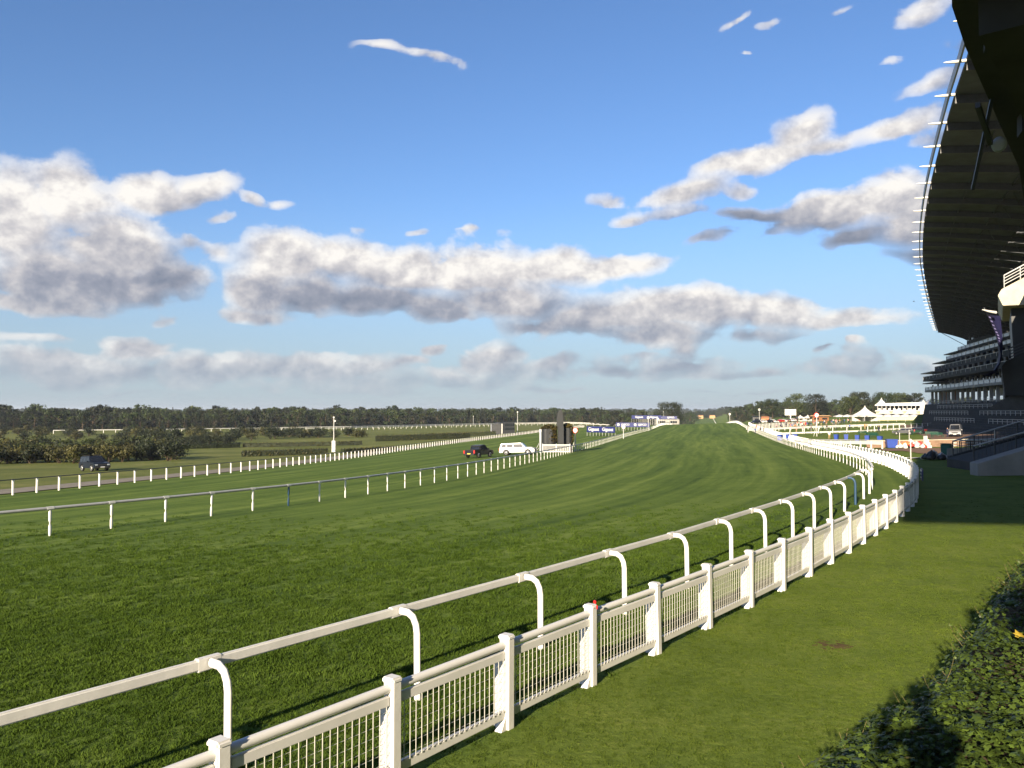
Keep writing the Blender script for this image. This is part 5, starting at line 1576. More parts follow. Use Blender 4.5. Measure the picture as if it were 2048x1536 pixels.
# bare patch worn in the lawn
def bare_patch():
    rg = random.Random(5); b = MB(); cx, cy = 5.12, 13.35
    for k in range(70):
        x0 = cx + rg.gauss(0, .17); y0 = cy + rg.gauss(0, .15); r = rg.uniform(.02, .07) * math.exp(-((x0 - cx) ** 2 + (y0 - cy) ** 2) * 9); n = 9
        z = ground(x0, y0) + .008 + k * .0001
        vs = [(x0, y0, z)]
        for j in range(n):
            a = 6.283 * j / n; q = r * (1 + .6 * mnoise.noise((math.cos(a) * 1.5 + k, math.sin(a) * 1.5, 3)))
            vs.append((x0 + q * math.cos(a), y0 + q * math.sin(a), z - .002))
        b.add(vs, [(0, 1 + j, 1 + (j + 1) % n) for j in range(n)])
    o = b.build('bare_patch', M['soil']); o['kind'] = 'structure'; o['label'] = 'worn brown earth showing through the lawn'
bare_patch()

# ------------------------------------------------------------------ people
def body_mesh(pose):
    """one continuous figure grown round a skeleton; 1.72 m tall, facing -y"""
    J = dict(pelvis=(0, 0, .95, .135), waist=(0, 0, 1.10, .125), chest=(0, .0, 1.32, .155), neck=(0, -.005, 1.48, .055), head0=(0, -.02, 1.56, .085), head1=(0, -.02, 1.66, .085),
             hipL=(.09, 0, .90, .095), kneeL=(.10, -.02, .50, .062), ankL=(.10, .02, .10, .042), toeL=(.11, -.14, .035, .04),
             hipR=(-.09, 0, .90, .095), kneeR=(-.10, -.02, .50, .062), ankR=(-.10, .02, .10, .042), toeR=(-.11, -.14, .035, .04),
             shL=(.17, 0, 1.40, .065), elL=(.24, .02, 1.12, .045), wrL=(.22, -.10, .90, .034), haL=(.21, -.13, .82, .036),
             shR=(-.17, 0, 1.40, .065), elR=(-.24, .02, 1.12, .045), wrR=(-.22, -.10, .90, .034), haR=(-.21, -.13, .82, .036))
    if pose == 'walk':
        J.update(kneeL=(.10, -.20, .52, .062), ankL=(.10, -.24, .12, .042), toeL=(.11, -.40, .06, .04), kneeR=(-.10, .08, .52, .062), ankR=(-.10, .34, .16, .042), toeR=(-.11, .22, .05, .04),
                 elL=(.24, .14, 1.15, .045), wrL=(.23, .16, .92, .034), haL=(.22, .15, .84, .036), elR=(-.24, -.10, 1.14, .045), wrR=(-.21, -.30, 1.0, .034), haR=(-.20, -.37, .95, .036))
    if pose == 'hold':
        J.update(elL=(.28, -.16, 1.24, .048), wrL=(.12, -.34, 1.50, .036), haL=(.07, -.37, 1.57, .038), elR=(-.28, -.16, 1.24, .048), wrR=(-.12, -.34, 1.50, .036), haR=(-.07, -.37, 1.57, .038))
    if pose == 'talk':
        J.update(elL=(.26, -.02, 1.13, .045), wrL=(.10, -.24, 1.16, .034), haL=(.03, -.28, 1.18, .036))
    E_ = [('pelvis', 'waist'), ('waist', 'chest'), ('chest', 'neck'), ('neck', 'head0'), ('head0', 'head1'), ('pelvis', 'hipL'), ('hipL', 'kneeL'), ('kneeL', 'ankL'), ('ankL', 'toeL'), ('pelvis', 'hipR'), ('hipR', 'kneeR'), ('kneeR', 'ankR'), ('ankR', 'toeR'),
          ('chest', 'shL'), ('shL', 'elL'), ('elL', 'wrL'), ('wrL', 'haL'), ('chest', 'shR'), ('shR', 'elR'), ('elR', 'wrR'), ('wrR', 'haR')]
    names = list(J); me = bpy.data.meshes.new('body'); me.from_pydata([J[n][:3] for n in names], [(names.index(a), names.index(b)) for a, b in E_], [])
    o = bpy.data.objects.new('body', me); COL.objects.link(o)
    o.modifiers.new('skin', 'SKIN'); sm = o.modifiers.new('sub', 'SUBSURF'); sm.levels = sm.render_levels = 1
    for i, n in enumerate(names):
        sv = me.skin_vertices[0].data[i]; sv.radius = (J[n][3], J[n][3] * .85); sv.use_root = (n == 'pelvis')
    bpy.context.view_layer.update()
    m2 = bpy.data.meshes.new_from_object(o.evaluated_get(bpy.context.evaluated_depsgraph_get()))
    bpy.data.objects.remove(o)
    m2.polygons.foreach_set('use_smooth', [True] * len(m2.polygons))
    return m2
BODY = {k: body_mesh(k) for k in ('stand', 'walk', 'hold', 'talk')}
CLOTH = {k: mat(k + '_cloth', c, .85, .15, 6, .1) for k, c in dict(navy=(.015, .02, .05), black=(.012, .012, .014), red=(.5, .03, .03), white=(.6, .58, .55), grey=(.16, .16, .17), pink=(.55, .25, .25), green=(.02, .09, .06), blue=(.04, .09, .28), tan=(.35, .24, .13), orange=(.55, .18, .03)).items()}
def person(x, y, rz, pose, top, legs, label, hgt=1.72, base=None, group=None):
    me = BODY[pose].copy(); me.materials.clear()
    for m_ in (CLOTH[legs], CLOTH[top], M['skin'], M['hair'], M['tyre']): me.materials.append(m_)
    for p in me.polygons:
        c = p.center; i = 0
        if c.z > .96: i = 1
        if c.z > 1.47: i = 2
        if c.z > 1.67 or (c.z > 1.57 and c.y > .01): i = 3
        if abs(c.x) > .15 and c.z < .93 and c.z > .7: i = 2
        if pose == 'hold' and c.y < -.32: i = 2
        if c.z < .09: i = 4
        p.material_index = i
    o = bpy.data.objects.new('person', me); COL.objects.link(o)
    o.location = (x, y, ground(x, y) if base is None else base); o.rotation_euler = (0, 0, rz); o.scale = (hgt / 1.74,) * 3
    # cap of hair over the crown
    b = MB(); b.lathe([(.098, -.02), (.104, .03), (.085, .085), (.04, .115), (.01, .12)], c=(0, -.005, 1.65), n=10); h = b.build('hair', M['hair'], o, local=True)
    tag(o, label, 'person', group)
    return o
ppl = [
 (88, 218, 1.0, 'walk', 'red', 'navy', 'person in red top walking behind the low white board fence'),
 (84, 190, .3, 'walk', 'navy', 'navy', 'person in dark clothes walking over the lawn before the white board fence'),
 (73, 213, 2.0, 'stand', 'pink', 'tan', 'person in pink top standing behind the white fence, left group'),
 (75, 214, -1.0, 'talk', 'pink', 'white', 'person in pink and white talking behind the white fence'),
 (77, 213.5, .6, 'stand', 'navy', 'grey', 'person in navy top beside the pink pair behind the fence'),
 (80.5, 215, .0, 'talk', 'green', 'black', 'person in dark green top behind the fence right of the pink pair'),
 (85, 224, 2.4, 'stand', 'black', 'grey', 'person in black top and grey trousers left of the red walker'),
 (92, 226, -.5, 'walk', 'blue', 'black', 'person in blue top right of the red walker'),
 (95, 222, 1.6, 'stand', 'orange', 'black', 'person in orange top near the dark parked cars'),
 (97, 228, .2, 'talk', 'orange', 'tan', 'person in orange top and tan trousers before the cream hoarding'),
 (91, 233, .8, 'stand', 'white', 'navy', 'person in white shirt and navy trousers before the cream hoarding'),
 (66.5, 222, -.4, 'stand', 'navy', 'black', 'person in navy top at the left end of the white fence'),
 (68, 224, 1.4, 'talk', 'black', 'black', 'person all in black at the left end of the white fence'),
 (63, 215, .4, 'stand', 'blue', 'navy', 'person in blue top before the dark crowd by the rail'),
 (60.4, 158, 2.8, 'talk', 'white', 'tan', 'person in white shirt sitting low near the first blue bins'),
 (82.5, 157.2, .4, 'stand', 'navy', 'navy', 'person in navy beside the silver van'),
 (110, 172, .2, 'stand', 'black', 'black', 'person in black on the dark terrace, left of two'),
 (113.5, 171, .9, 'talk', 'black', 'navy', 'person in dark clothes on the dark terrace, right of two'),
]
for (x, y, rz, pose, a, c, lab) in ppl:
    base = None
    if 'terrace' in lab: base = ground(x, y) + 4.9
    person(x, y, rz, pose, a, c, lab, rnd.uniform(1.62, 1.82), base)
# the far crowd among the parasols, one by one where they can be told apart
cols = list(CLOTH)
for i in range(80):
    u = rnd.random(); x = 78 + 62 * u + rnd.uniform(-5, 5); y = 250 + 95 * u + rnd.uniform(-8, 8)
    person(x, y, rnd.uniform(0, 6.28), rnd.choice(['stand', 'walk', 'talk']), rnd.choice(cols), rnd.choice(['navy', 'black', 'grey', 'tan']), 'small figure in the far crowd between the lawn and the parasols', rnd.uniform(1.6, 1.85), None, 'far crowd by the parasols')
for i in range(13):
    x = 98 + 4.0 * i + rnd.uniform(-1, 1); y = 330 + 8 * i + rnd.uniform(-4, 4)
    v = vehicle('parked_car', 'car parked in the far row beyond the crowd left of the parasols', gpt(x, y), R(rnd.choice([10, 190, 100])), 'car', rnd.choice([M['pblack'], M['psilver'], M['pwhite'], M['pblue'], M['red']]), 'cars parked beyond the crowd'); on_ground(v)
person(0.02, -.40, math.pi, 'hold', 'navy', 'navy', 'person on the viewing terrace holding up a phone, casting a shadow on the ivy', 1.80, 2.1)

# two birds in the sky
for i, (x, y, z) in enumerate(((73.0, 150.0, CAMZ + 19.9), (74.9, 150.0, CAMZ + 20.1))):
    b = MB(); b.tube([(x - .16, y, z), (x - .05, y, z + .02), (x + .1, y, z), (x + .2, y, z - .01)], [.01, .055, .05, .015], 6)
    for s_ in (-1, 1): b.add([(x - .06, y, z + .02), (x + .08, y, z + .02), (x + .05, y + s_ * .2, z + .13), (x - .05, y + s_ * .38, z + .05)], [(0, 1, 2, 3)])
    o = b.build('bird', M['tyre']); tag(o, ['dark bird flying left of the roof spars', 'dark bird flying close beside the roof spars'][i], 'bird', 'birds')

# ------------------------------------------------------------------ trees
def leaf_quads(mb, centres, radii, per, size, rg, squash=.8):
    for c, r in zip(centres, radii):
        for _ in range(per):
            d = Vector((rg.gauss(0, 1), rg.gauss(0, 1), rg.gauss(0, 1))).normalized()
            p = Vector(c) + Vector((d.x * r, d.y * r, d.z * r * squash)) * (rg.random() ** .35)
            n = (d + Vector((rg.gauss(0, .5), rg.gauss(0, .5), rg.gauss(0, .5)))).normalized()
            u = n.orthogonal().normalized(); v = n.cross(u); a = rg.uniform(0, 6.28)
            u, v = u * math.cos(a) + v * math.sin(a), v * math.cos(a) - u * math.sin(a)
            s = size * rg.uniform(.6, 1.3)
            mb.add([p - u * s, p - v * s * .6 + n * s * .15, p + u * s, p + v * s * .6 + n * s * .15], [(0, 1, 2, 3)])

def broadleaf(h, w, seed, n=26, per=34, size=.38, low=.25):
    rg = random.Random(seed); cs = []; rs = []
    for i in range(n):
        z = h * (low + (1 - low) * rg.random() ** .8); k = (z / h - low) / (1 - low)
        env = w / 2 * math.sqrt(max(.04, 1 - (k * 1.9 - .8) ** 2 * .62)) ; a = rg.uniform(0, 6.28); q = env * rg.uniform(.35, .92)
        r = w * rg.uniform(.12, .2); cs.append((q * math.cos(a), q * math.sin(a), min(z, h - r * .7))); rs.append(r)
    crown = MB(); leaf_quads(crown, cs, rs, per, size, rg)
    trunk = MB(); trunk.tube([(0, 0, -.5), (0, 0, h * .2), (rg.uniform(-.2, .2), rg.uniform(-.2, .2), h * .5), (rg.uniform(-.4, .4), rg.uniform(-.4, .4), h * .8)], [h * .035, h * .026, h * .018, h * .006], 7)
    for c in cs[:7]:
        trunk.tube([(0, 0, h * rg.uniform(.2, .45)), tuple(x * .5 for x in c[:2]) + (c[2] * .75,), c], [h * .014, h * .009, h * .004], 5)
    return crown, trunk

def conifer(h, w, seed, per=16):
    rg = random.Random(seed); crown = MB(); trunk = MB()
    trunk.tube([(0, 0, -.5), (0, 0, h * .95)], [h * .02, h * .004], 6)
    z = h * .15
    while z < h:
        r = w / 2 * (1 - z / h) ** .8 + .15
        for k in range(6):
            a = rg.uniform(0, 6.28)
            leaf_quads(crown, [(r * .55 * math.cos(a), r * .55 * math.sin(a), z - r * .15)], [r * .5], per // 2, .28, rg, .4)
        z += h * .055
    return crown, trunk

def lone_tree(x, y, h, w, seed, m, label, group=None, kind='broad', name='broadleaf_tree', n=30, per=46, low=.14):
    cr, tr = broadleaf(h, w, seed, n, per, .36, low) if kind == 'broad' else conifer(h, w, seed)
    root = empty(name, gpt(x, y)); tag(root, label, 'tree', group)
    cr.build('crown', m, root, local=True); tr.build('trunk', M['bark'], root, local=True)
lone_tree(100, 520, 15.0, 20, 11, M['leafd'], 'large round oak standing left of the far straight', n=60, per=80)
rt_ = [(176, 560, 12, 12, 'low rounded tree at the left end of the right-hand clump'), (187, 545, 14.5, 16, 'tall domed tree right of the big screen'), (196, 535, 14, 14, 'rounded tree joining the tall domed tree on its right side'), (205, 552, 10, 13, 'low tree in the dip between the two right-hand clumps'),
       (196, 480, 11.5, 12, 'rounded tree behind the white gazebos'), (206, 490, 14, 14, 'tall tree behind the timber pavilion with a small top'), (215, 480, 13.5, 14, 'broad tree behind the left parasols'), (224, 482, 13, 13, 'broad tree behind the middle parasols'), (232, 486, 12, 13, 'dark tree at the right end of the clump by the pointed tent')]
for i, (x, y, h, w, lab) in enumerate(rt_): lone_tree(x, y, h * 1.14, w * 1.05, 30 + i, [M['leaf'], M['leafp'], M['leafd']][i % 3], lab, 'trees on the right', n=46, per=80)
lone_tree(197, 452, 12.5, 5.5, 51, M['leafd'], 'dark pointed conifer beside the white pavilion', kind='con', name='conifer_tree')
lone_tree(232, 474, 14.5, 8, 52, M['leafd'], 'dark treetop showing above the white pavilion roof')

def gn_scatter(name, pts, protos, smin, smax, rot_tilt=0.0, sc_attr=None):
    """one mass of vegetation: instances of a few plants on given points"""
    me = bpy.data.meshes.new(name); me.from_pydata(pts, [], [])
    if sc_attr is not None:
        at = me.attributes.new('grow', 'FLOAT', 'POINT'); at.data.foreach_set('value', np.array(sc_attr, dtype=np.float32))
    o = bpy.data.objects.new(name, me); COL.objects.link(o)
    coll = bpy.data.collections.new(name + '_kinds')
    for p in protos: coll.objects.link(p)
    ng = bpy.data.node_groups.new(name, 'GeometryNodeTree')
    ng.interface.new_socket('Geometry', in_out='INPUT', socket_type='NodeSocketGeometry'); ng.interface.new_socket('Geometry', in_out='OUTPUT', socket_type='NodeSocketGeometry')
    gi = ng.nodes.new('NodeGroupInput'); go = ng.nodes.new('NodeGroupOutput')
    ci = ng.nodes.new('GeometryNodeCollectionInfo'); ci.inputs['Collection'].default_value = coll; ci.inputs['Separate Children'].default_value = True; ci.inputs['Reset Children'].default_value = True
    ip = ng.nodes.new('GeometryNodeInstanceOnPoints'); ip.inputs['Pick Instance'].default_value = True
    rr = ng.nodes.new('FunctionNodeRandomValue'); rr.data_type = 'FLOAT_VECTOR'
    rr.inputs[0].default_value = (-rot_tilt, -rot_tilt, 0); rr.inputs[1].default_value = (rot_tilt, rot_tilt, 6.283)
    rs = ng.nodes.new('FunctionNodeRandomValue'); rs.data_type = 'FLOAT'; rs.inputs[2].default_value = smin; rs.inputs[3].default_value = smax; rs.inputs['Seed'].default_value = 5
    ng.links.new(gi.outputs[0], ip.inputs['Points']); ng.links.new(ci.outputs[0], ip.inputs['Instance'])
    ng.links.new(rr.outputs[0], ip.inputs['Rotation'])
    sc = rs.outputs[1]
    if sc_attr is not None:
        na = ng.nodes.new('GeometryNodeInputNamedAttribute'); na.data_type = 'FLOAT'; na.inputs[0].default_value = 'grow'
        mu = ng.nodes.new('ShaderNodeMath'); mu.operation = 'MULTIPLY'; ng.links.new(rs.outputs[1], mu.inputs[0]); ng.links.new(na.outputs[0], mu.inputs[1]); sc = mu.outputs[0]
    ng.links.new(sc, ip.inputs['Scale'])
    ng.links.new(ip.outputs[0], go.inputs[0])
    md = o.modifiers.new('scatter', 'NODES'); md.node_group = ng
    return o

def proto(name, mbs, mats):
    b = MB()
    for i, x in enumerate(mbs):
        n = len(b.v); b.v += x.v; b.f += [[k + n for k in f] for f in x.f]; b.m += [i] * len(x.f); b.sm += x.sm
    me = bpy.data.meshes.new(name); me.from_pydata(b.v, [], b.f)
    for m_ in mats: me.materials.append(m_)
    me.polygons.foreach_set('material_index', b.m)
    return bpy.data.objects.new(name, me)

def woodland():
    rg = random.Random(4); protos = []
    for i in range(6):
        c, t = broadleaf(11, 9.5, 70 + i, 20, 30, .48, .06); protos.append(proto('wood_tree', [c, t], [[M['leaf'], M['leafd'], M['leafd'], M['leafp'], M['leaf'], M['leafd']][i], M['bark']]))
    c, t = conifer(11.5, 5, 90, 14); protos.append(proto('wood_conifer', [c, t], [M['leafd'], M['bark']]))
    pts = []; gr = []
    def put(k, Y, g_):            # k metres aside for every metre ahead
        X = k * Y; z = ground(X, Y) - .2
        pts.append((X, Y, z)); gr.append(g_)
    far_edge = spline([(-0.9197, 395), (-0.6180, 440), (-0.4369, 465), (-0.2800, 520), (-0.1955, 540), (-0.0748, 640), (0.0157, 720), (0.0760, 690), (0.1666, 640), (0.2390, 1500), (0.2571, 1520), (0.2752, 700), (0.3235, 640), (0.4683, 600), (0.6494, 560), (0.8908, 540)])
    k = -0.871
    while k < 0.86:              # front belts
        Y = far_edge(k)
        for j in range(5):
            y = Y * (1 + .035 * j + rg.uniform(0, .05)); put(k + rg.uniform(-.006, .006), y, rg.uniform(.65, 1.05) * (1 + .06 * j))
        k += 3.1 / max(Y, 420)
    for _ in range(1500):        # behind, to the middle distance
        k = rg.uniform(-.92, .89); Y = rg.uniform(800, 1900)
        if .224 < k < .263 and Y < 1560: continue
        put(k, Y, rg.uniform(.9, 1.25))
    for _ in range(2600):        # the ridge
        k = rg.uniform(-.98, .95); Y = rg.uniform(1900, 4200); put(k, Y, rg.uniform(1.0, 1.5))
    o = gn_scatter('woodland', pts, protos, .8, 1.15, 0.0, gr)
    tag(o, 'dark green woodland closing the view beyond the racecourse', 'woodland', kind='stuff')
woodland()

# bushes and clipped hedges of the infield
def bush_mesh(seed, w, h, m, name='bush', per=40, n=16, size=.2):
    rg = random.Random(seed); cs = []; rs = []
    for i in range(n):
        a = rg.uniform(0, 6.28); q = w / 2 * rg.uniform(.1, .75); r = h * rg.uniform(.26, .42)
        cs.append((q * math.cos(a), q * math.sin(a), max(r * .5, h * rg.uniform(.25, .72)))); rs.append(r)
    b = MB(); leaf_quads(b, cs, rs, per, size, rg)
    t = MB()
    for c in cs[:5]: t.tube([(0, 0, -.3), (c[0] * .5, c[1] * .5, c[2] * .5), c], [.09, .06, .03], 5)
    return b.mesh('foliage', m), t.mesh('stems', M['bark'])
BM = [bush_mesh(200 + i, 4.8, 3.3, [M['bush'], M['bushd'], M['bush'], M['leafp'], M['bushd']][i]) for i in range(5)]
def place_bush(x, y, s, k, label, group):
    root = empty('bush', gpt(x, y), rnd.uniform(0, 6.28)); root.scale = (s, s, s * rnd.uniform(.85, 1.1)); tag(root, label, 'bush', group)
    for nm, me in zip(('foliage', 'stems'), BM[k]):
        o = bpy.data.objects.new(nm, me); COL.objects.link(o); o.parent = root
for i in range(34):
    u = i / 33; k = -.636 + .232 * u + rnd.uniform(-.005, .005); Y = rnd.uniform(132, 142) + 8 * u
    place_bush(k * Y, Y, rnd.uniform(.8, 1.1), rnd.choice([0, 2, 0, 3, 1]) if u < .8 else 1, 'rounded bush in the front row of the thicket behind the off-road car', 'thicket front row')
for i in range(40):
    k = rnd.uniform(-0.6542, -0.4188); Y = rnd.uniform(146, 200)
    place_bush(k * Y, Y, rnd.uniform(1.0, 1.35), rnd.choice([0, 1, 2, 4, 3]), 'bush deep in the thicket behind the off-road car', 'thicket behind the front row')
for i in range(18):
    k = rnd.uniform(-0.4267, -0.3380); Y = rnd.uniform(232, 262)
    place_bush(k * Y, Y, rnd.uniform(.8, 1.1), rnd.choice([1, 4, 4]), 'dark bush in the clump beyond the black hedge', 'clump beyond the black hedge')
for i in range(26):
    k = rnd.uniform(-0.2830, -0.1744); Y = rnd.uniform(310, 350)
    place_bush(k * Y, Y, rnd.uniform(.9, 1.3), rnd.choice([1, 4, 4, 2]), 'dark bush in the far clump behind the camera mast', 'far clump behind the mast')
for i in range(60):
    k = rnd.uniform(-0.6663, -0.2800); Y = rnd.uniform(270, 400)
    place_bush(k * Y, Y, rnd.uniform(.9, 1.5), rnd.choice([0, 1, 2, 4]), 'far bush scattered before the woods', 'far bushes before the woods')

def hedge(x0, y0, x1, y1, w, h, m, label, per=26, size=.16):
    a = Vector((x0, y0, 0)); c = Vector((x1, y1, 0)); L = (c - a).length; d = (c - a) / L; n = Vector((-d.y, d.x, 0))
    root = empty('clipped_hedge', gpt(x0, y0)); tag(root, label, 'hedge')
    rg = random.Random(int(x0 * 7 + y0)); b = MB(); k = int(L * per * (h + w) * .9)
    for _ in range(k):
        u = rg.random() * L; side = rg.random()
        if side < .5: q, z = -w / 2 * rg.uniform(.9, 1.1), rg.uniform(0, h)
        elif side < .9: q, z = rg.uniform(-w / 2, w / 2), h * rg.uniform(.92, 1.06)
        else: q, z = w / 2, rg.uniform(0, h)
        p = a + d * u + n * -q * -1; p.z = ground(p.x, p.y) + z
        nn = Vector((rg.gauss(0, 1), rg.gauss(0, 1), rg.gauss(0, 1))).normalized(); t1 = nn.orthogonal().normalized(); t2 = nn.cross(t1); s = size * rg.uniform(.6, 1.4)
        b.add([p - t1 * s, p - t2 * s * .6, p + t1 * s, p + t2 * s * .6], [(0, 1, 2, 3)])
    b.build('foliage', m, root)
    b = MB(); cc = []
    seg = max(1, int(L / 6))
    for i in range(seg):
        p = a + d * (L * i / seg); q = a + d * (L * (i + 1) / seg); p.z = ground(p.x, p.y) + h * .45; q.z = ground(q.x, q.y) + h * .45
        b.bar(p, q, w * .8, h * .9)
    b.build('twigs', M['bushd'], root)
hedge(-86, 213, -72.5, 221, 1.6, 1.25, M['bushd'], 'black clipped hedge right of the thicket')
hedge(-72, 222.5, -41, 227, 1.8, 1.1, M['bush'], 'green clipped hedge left of the camera mast, farther of two', 14)
hedge(-50.5, 155, -35.5, 160, 2.0, 1.1, M['bush'], 'rough green hedge in front of the camera mast', 14)
hedge(-43, 262, -14, 272, 2.2, 1.9, M['bush'], 'long green hedge right of the camera mast', 12)
hedge(-30, 300, -6, 305, 2.0, 1.5, M['bush'], 'far green hedge left of the scoreboard', 10)
hedge(-33, 161.5, -24, 170, 1.6, .9, M['bush'], 'short rough hedge just right of the camera mast', 14)

# ------------------------------------------------------------------ ivy bank in the right foreground
def ivy_leaf_mesh(m, seed):
    rg = random.Random(seed)
    out = [(0, 0), (.30, -.16), (.52, .05), (.36, .26), (.50, .52), (.22, .55), (0, 1.0), (-.22, .55), (-.50, .52), (-.36, .26), (-.52, .05), (-.30, -.16)]
    me = bpy.data.meshes.new('leaf'); vs = [(0, .3, .04)] + [(x, y, -.06 * (x * x * 3 + y * .4) + rg.uniform(-.02, .02)) for x, y in out]
    me.from_pydata(vs, [], [(0, 1 + i, 1 + (i + 1) % 12) for i in range(12)]); me.materials.append(m)
    return me
def ivy_bank():
    line = [Vector((x, y, 0)) for x, y in ((.95, 4.6), (2.15, 6.2), (2.95, 7.1), (4.15, 8.35), (5.45, 10.1), (8.0, 13.6), (10.1, 16.3), (13.5, 20.5))]
    root = empty('ivy_hedge', (4, 7, .1)); tag(root, 'broad ivy covered hedge along the lower edge of the lawn, partly shaded', 'hedge')
    def edge(u):
        k = u * (len(line) - 1); i = min(int(k), len(line) - 2); return line[i].lerp(line[i + 1], k - i)
    def surf(u, q):      # q metres from the lawn edge into the bank
        p = edge(u); d = (edge(min(1, u + .02)) - edge(max(0, u - .02))).normalized(); n = Vector((d.y, -d.x, 0))
        x = p + n * q; g0 = ground(x.x, x.y)
        prof = 1.15 * (1 - math.exp(-max(0, q + .18) * 5.0)) 
        bump = .16 * mnoise.noise((x.x * .9, x.y * .9, 0)) + .09 * mnoise.noise((x.x * 2.7, x.y * 2.7, 4))
        return Vector((x.x, x.y, g0 + prof + bump * min(1, max(0, (q + .1) * 3)) + .05)), n
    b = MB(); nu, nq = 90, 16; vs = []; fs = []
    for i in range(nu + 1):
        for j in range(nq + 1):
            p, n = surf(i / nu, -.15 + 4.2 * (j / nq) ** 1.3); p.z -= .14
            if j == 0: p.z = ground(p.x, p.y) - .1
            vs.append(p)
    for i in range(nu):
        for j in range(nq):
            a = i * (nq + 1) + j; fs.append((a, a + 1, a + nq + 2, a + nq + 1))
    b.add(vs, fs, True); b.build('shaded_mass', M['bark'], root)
    rg = random.Random(12); leaves = []
    protos = [ivy_leaf_mesh(M['ivy'], i) for i in range(3)]; ylw = ivy_leaf_mesh(M['yleaf'], 9)
    n_all = 62000
    for i in range(n_all):
        u = rg.random() ** 1.5; q = -.14 + 3.9 * rg.random() ** 1.35
        p, n = surf(u, q); e = .03
        up = Vector((0, 0, 1)); steep = max(0, .5 - q) * 1.6
        nn = (up - n * steep + Vector((rg.gauss(0, .42), rg.gauss(0, .42), rg.gauss(0, .2)))).normalized()
        if rg.random() < .12: p += nn * rg.uniform(.03, .12)
        s = rg.uniform(.03, .056) * (1 if rg.random() > .1 else 1.3); a = rg.uniform(0, 6.28)
        t = nn.orthogonal().normalized(); t = t * math.cos(a) + nn.cross(t) * math.sin(a); bt = nn.cross(t)
        mx = Matrix(((t.x * s, bt.x * s, nn.x * s, p.x), (t.y * s, bt.y * s, nn.y * s, p.y), (t.z * s, bt.z * s, nn.z * s, p.z), (0, 0, 0, 1)))
        d2 = p.x * p.x + p.y * p.y + (p.z - CAMZ) ** 2
        inv = (abs(p.x / p.y) < .615) and (p.y > 4.9)
        leaves.append((d2 / (s * s) if inv else 1e9, mx, rg.randrange(3)))
    order = sorted(range(n_all), key=lambda i: leaves[i][0]); big = set(order[:300])
    vs = []; fs = []
    for i in range(n_all):
        _, mx, k = leaves[i]
        if i in big:
            yl = rg.random() < .02
            inst('leaf', ylw if yl else protos[k], root, mx)
        else:
            n0 = len(vs); vs += [mx @ v_.co for v_ in protos[k].vertices]; fs += [[n0 + q for q in f.vertices] for f in protos[k].polygons]
    me = bpy.data.meshes.new('leaf_cover'); me.from_pydata([v_ - root.location for v_ in vs], [], fs); me.materials.append(M['ivy'])
    o = bpy.data.objects.new('leaf_cover', me); COL.objects.link(o); o.parent = root; o['kind'] = 'stuff'
    # one big yellow leaf, straggling stems along the lawn edge
    p, n = surf(.46, .75); inst('leaf', ylw, root, Matrix.Translation(p + UP * .06) @ Matrix.Rotation(.5, 4, 'X') @ Matrix.Scale(.10, 4))['label'] = 'yellow fallen leaf on the ivy'
    tw = MB(); tl_v = []; tl_f = []
    for i in range(70):
        u = rg.random() * .85; p, n = surf(u, rg.uniform(-.05, .25)); d = (-n * rg.uniform(.4, 1.0) + UP * rg.uniform(.2, 1.0) + Vector((rg.gauss(0, .5), rg.gauss(0, .5), 0))).normalized(); L = rg.uniform(.06, .26)
        p2 = p + d * L * .6; p3 = p + d * L + UP * L * .25
        tw.tube([p - d * .05, p2, p3], [.0035, .003, .002], 4)
        for k in range(4):
            c = p2.lerp(p3, rg.random()); nn = Vector((rg.gauss(0, 1), rg.gauss(0, 1), rg.gauss(.5, 1))).normalized(); t = nn.orthogonal().normalized(); bt = nn.cross(t); s = rg.uniform(.025, .05); pr = protos[rg.randrange(3)]
            mx = Matrix(((t.x * s, bt.x * s, nn.x * s, c.x), (t.y * s, bt.y * s, nn.y * s, c.y), (t.z * s, bt.z * s, nn.z * s, c.z), (0, 0, 0, 1)))
            n0 = len(tl_v); tl_v += [mx @ v_.co for v_ in pr.vertices]; tl_f += [[n0 + q for q in f.vertices] for f in pr.polygons]
    tw.build('stem', M['ivystem'], root)
    me = bpy.data.meshes.new('stem_leaves'); me.from_pydata([v_ - root.location for v_ in tl_v], [], tl_f); me.materials.append(M['ivy'])
    o = bpy.data.objects.new('stem_leaves', me); COL.objects.link(o); o.parent = root; o['kind'] = 'stuff'
ivy_bank()

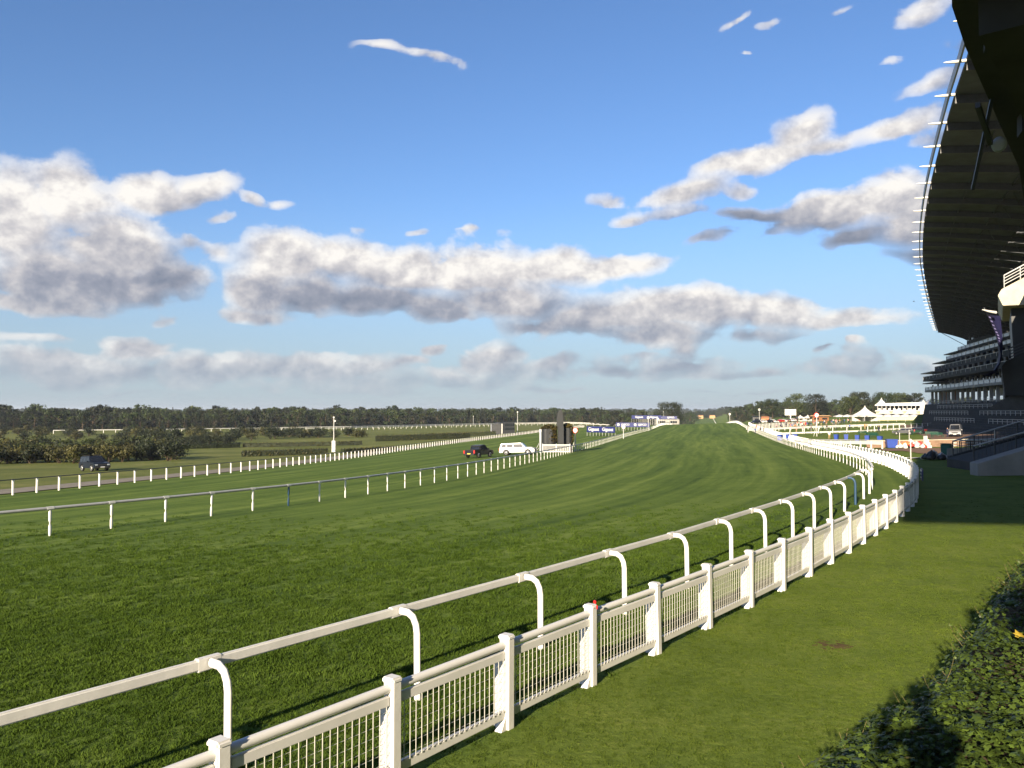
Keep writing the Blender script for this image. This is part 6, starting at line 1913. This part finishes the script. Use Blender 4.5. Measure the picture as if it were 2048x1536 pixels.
# ------------------------------------------------------------------ grass blades close by
def grass():
    rg = random.Random(3)
    def blade_mat(name, lo, mid, hi):
        m = bpy.data.materials.new(name); m.use_nodes = True; nt = m.node_tree; nt.nodes.clear()
        geo = nt.nodes.new('ShaderNodeNewGeometry'); oi = nt.nodes.new('ShaderNodeObjectInfo')
        pn = nd(nt, 'ShaderNodeTexNoise', {'Vector': geo.outputs['Position'], 'Scale': 0.9, 'Detail': 5.0, 'Roughness': .65}).outputs[0]
        f = mth(nt, 'ADD', mth(nt, 'MULTIPLY', pn, .9), mth(nt, 'MULTIPLY', oi.outputs['Random'], .22))
        f = nd(nt, 'ShaderNodeMapRange', {0: f, 1: .35, 2: .95}).outputs[0]
        rp = nt.nodes.new('ShaderNodeValToRGB'); cr = rp.color_ramp; cr.elements[0].color = (*lo, 1); cr.elements[1].color = (*hi, 1); e = cr.elements.new(.5); e.color = (*mid, 1)
        nt.links.new(f, rp.inputs[0])
        d = nd(nt, 'ShaderNodeBsdfDiffuse', {'Color': rp.outputs[0]}); t = nd(nt, 'ShaderNodeBsdfTranslucent', {'Color': rp.outputs[0]})
        mx = nd(nt, 'ShaderNodeMixShader', {0: .3, 1: d.outputs[0], 2: t.outputs[0]}); nt.links.new(mx.outputs[0], nt.nodes.new('ShaderNodeOutputMaterial').inputs[0])
        return m
    mt = blade_mat('turf_blade', (.038, .068, .010), (.070, .112, .017), (.112, .160, .030))
    ml = blade_mat('lawn_blade', (.052, .082, .012), (.088, .124, .019), (.135, .165, .032))
    def tuft(seed, h, r, n, m, w=.006):
        g = random.Random(seed); b = MB()
        for _ in range(n):
            a = g.uniform(0, 6.28); q = r * math.sqrt(g.random()); c = Vector((q * math.cos(a), q * math.sin(a), -.01)); l = h * g.uniform(.5, 1.2)
            dr = Vector((g.gauss(0, .45), g.gauss(0, .45), 1)).normalized(); s = Vector((g.gauss(0, 1), g.gauss(0, 1), 0)).normalized() * w * g.uniform(.7, 1.4)
            mid = c + dr * l * .55; tip = c + dr * l + Vector((dr.x, dr.y, 0)) * l * .4
            b.add([c - s, c + s, mid + s * .8, mid - s * .8, tip], [(0, 1, 2, 3), (3, 2, 4)])
        me = bpy.data.meshes.new('tuft'); me.from_pydata(b.v, [], b.f); me.materials.append(m); return bpy.data.objects.new('tuft', me)
    pt = []; pl = []; gt = []; gl = []
    def visible(x, y): return y > 3 and abs(x) < .66 * y + .6
    for (y0, y1, dens) in ((5.5, 12, 260), (12, 18, 150), (18, 27, 75), (27, 42, 30)):
        n = int((y1 - y0) * (y0 + y1) * .66 * dens)
        for _ in range(n):
            y = rg.uniform(y0, y1); x = rg.uniform(-.66, .66) * y1
            if not visible(x, y): continue
            s, t = to_st(x, y); tf = T_FENCE(s)
            grow = (y0 + y1) / 2 / 9.0
            grow = max(1.0, grow ** .5)
            if rg.random() < sstep(11, 41, y): continue
            p = (x, y, ground(x, y))
            if t < tf:
                if tf - t < .24 and rg.random() < .75: continue
                if t > T_LEFT(s) - 25: pt.append(p); gt.append(grow)
            elif not (math.hypot(x - 5.12, y - 13.35) < .27 and rg.random() < .3):
                pl.append(p); gl.append(grow * .75)
    o = gn_scatter('grass', pt, [tuft(i, .045, .085, 22, mt, .005) for i in range(4)], .6, 1.25, .15, gt); tag(o, 'mown racecourse turf in the near part of the course', 'grass', kind='stuff')
    o = gn_scatter('grass', pl, [tuft(10 + i, .032, .085, 22, ml, .005) for i in range(4)], .6, 1.2, .15, gl); tag(o, 'short lawn grass between the crowd fence and the ivy', 'grass', kind='stuff')
    print('tufts', len(pt), len(pl))
grass()

# ------------------------------------------------------------------ the air: a little haze over the far woods
def haze():
    b = MB(); b.box((0, 3000, 14.0), (40000, 40000, 62.0))
    m = bpy.data.materials.new('haze'); m.use_nodes = True; nt = m.node_tree; nt.nodes.clear()
    v = nd(nt, 'ShaderNodeVolumePrincipled', {'Color': (0.80, 0.88, 1.0, 1), 'Density': 0.0001, 'Anisotropy': 0.2})
    nt.links.new(v.outputs[0], nt.nodes.new('ShaderNodeOutputMaterial').inputs['Volume'])
    o = b.build('haze', m); o['kind'] = 'stuff'; o['label'] = 'thin haze in the air over the course'
haze()
scene.cycles.volume_bounces = 0
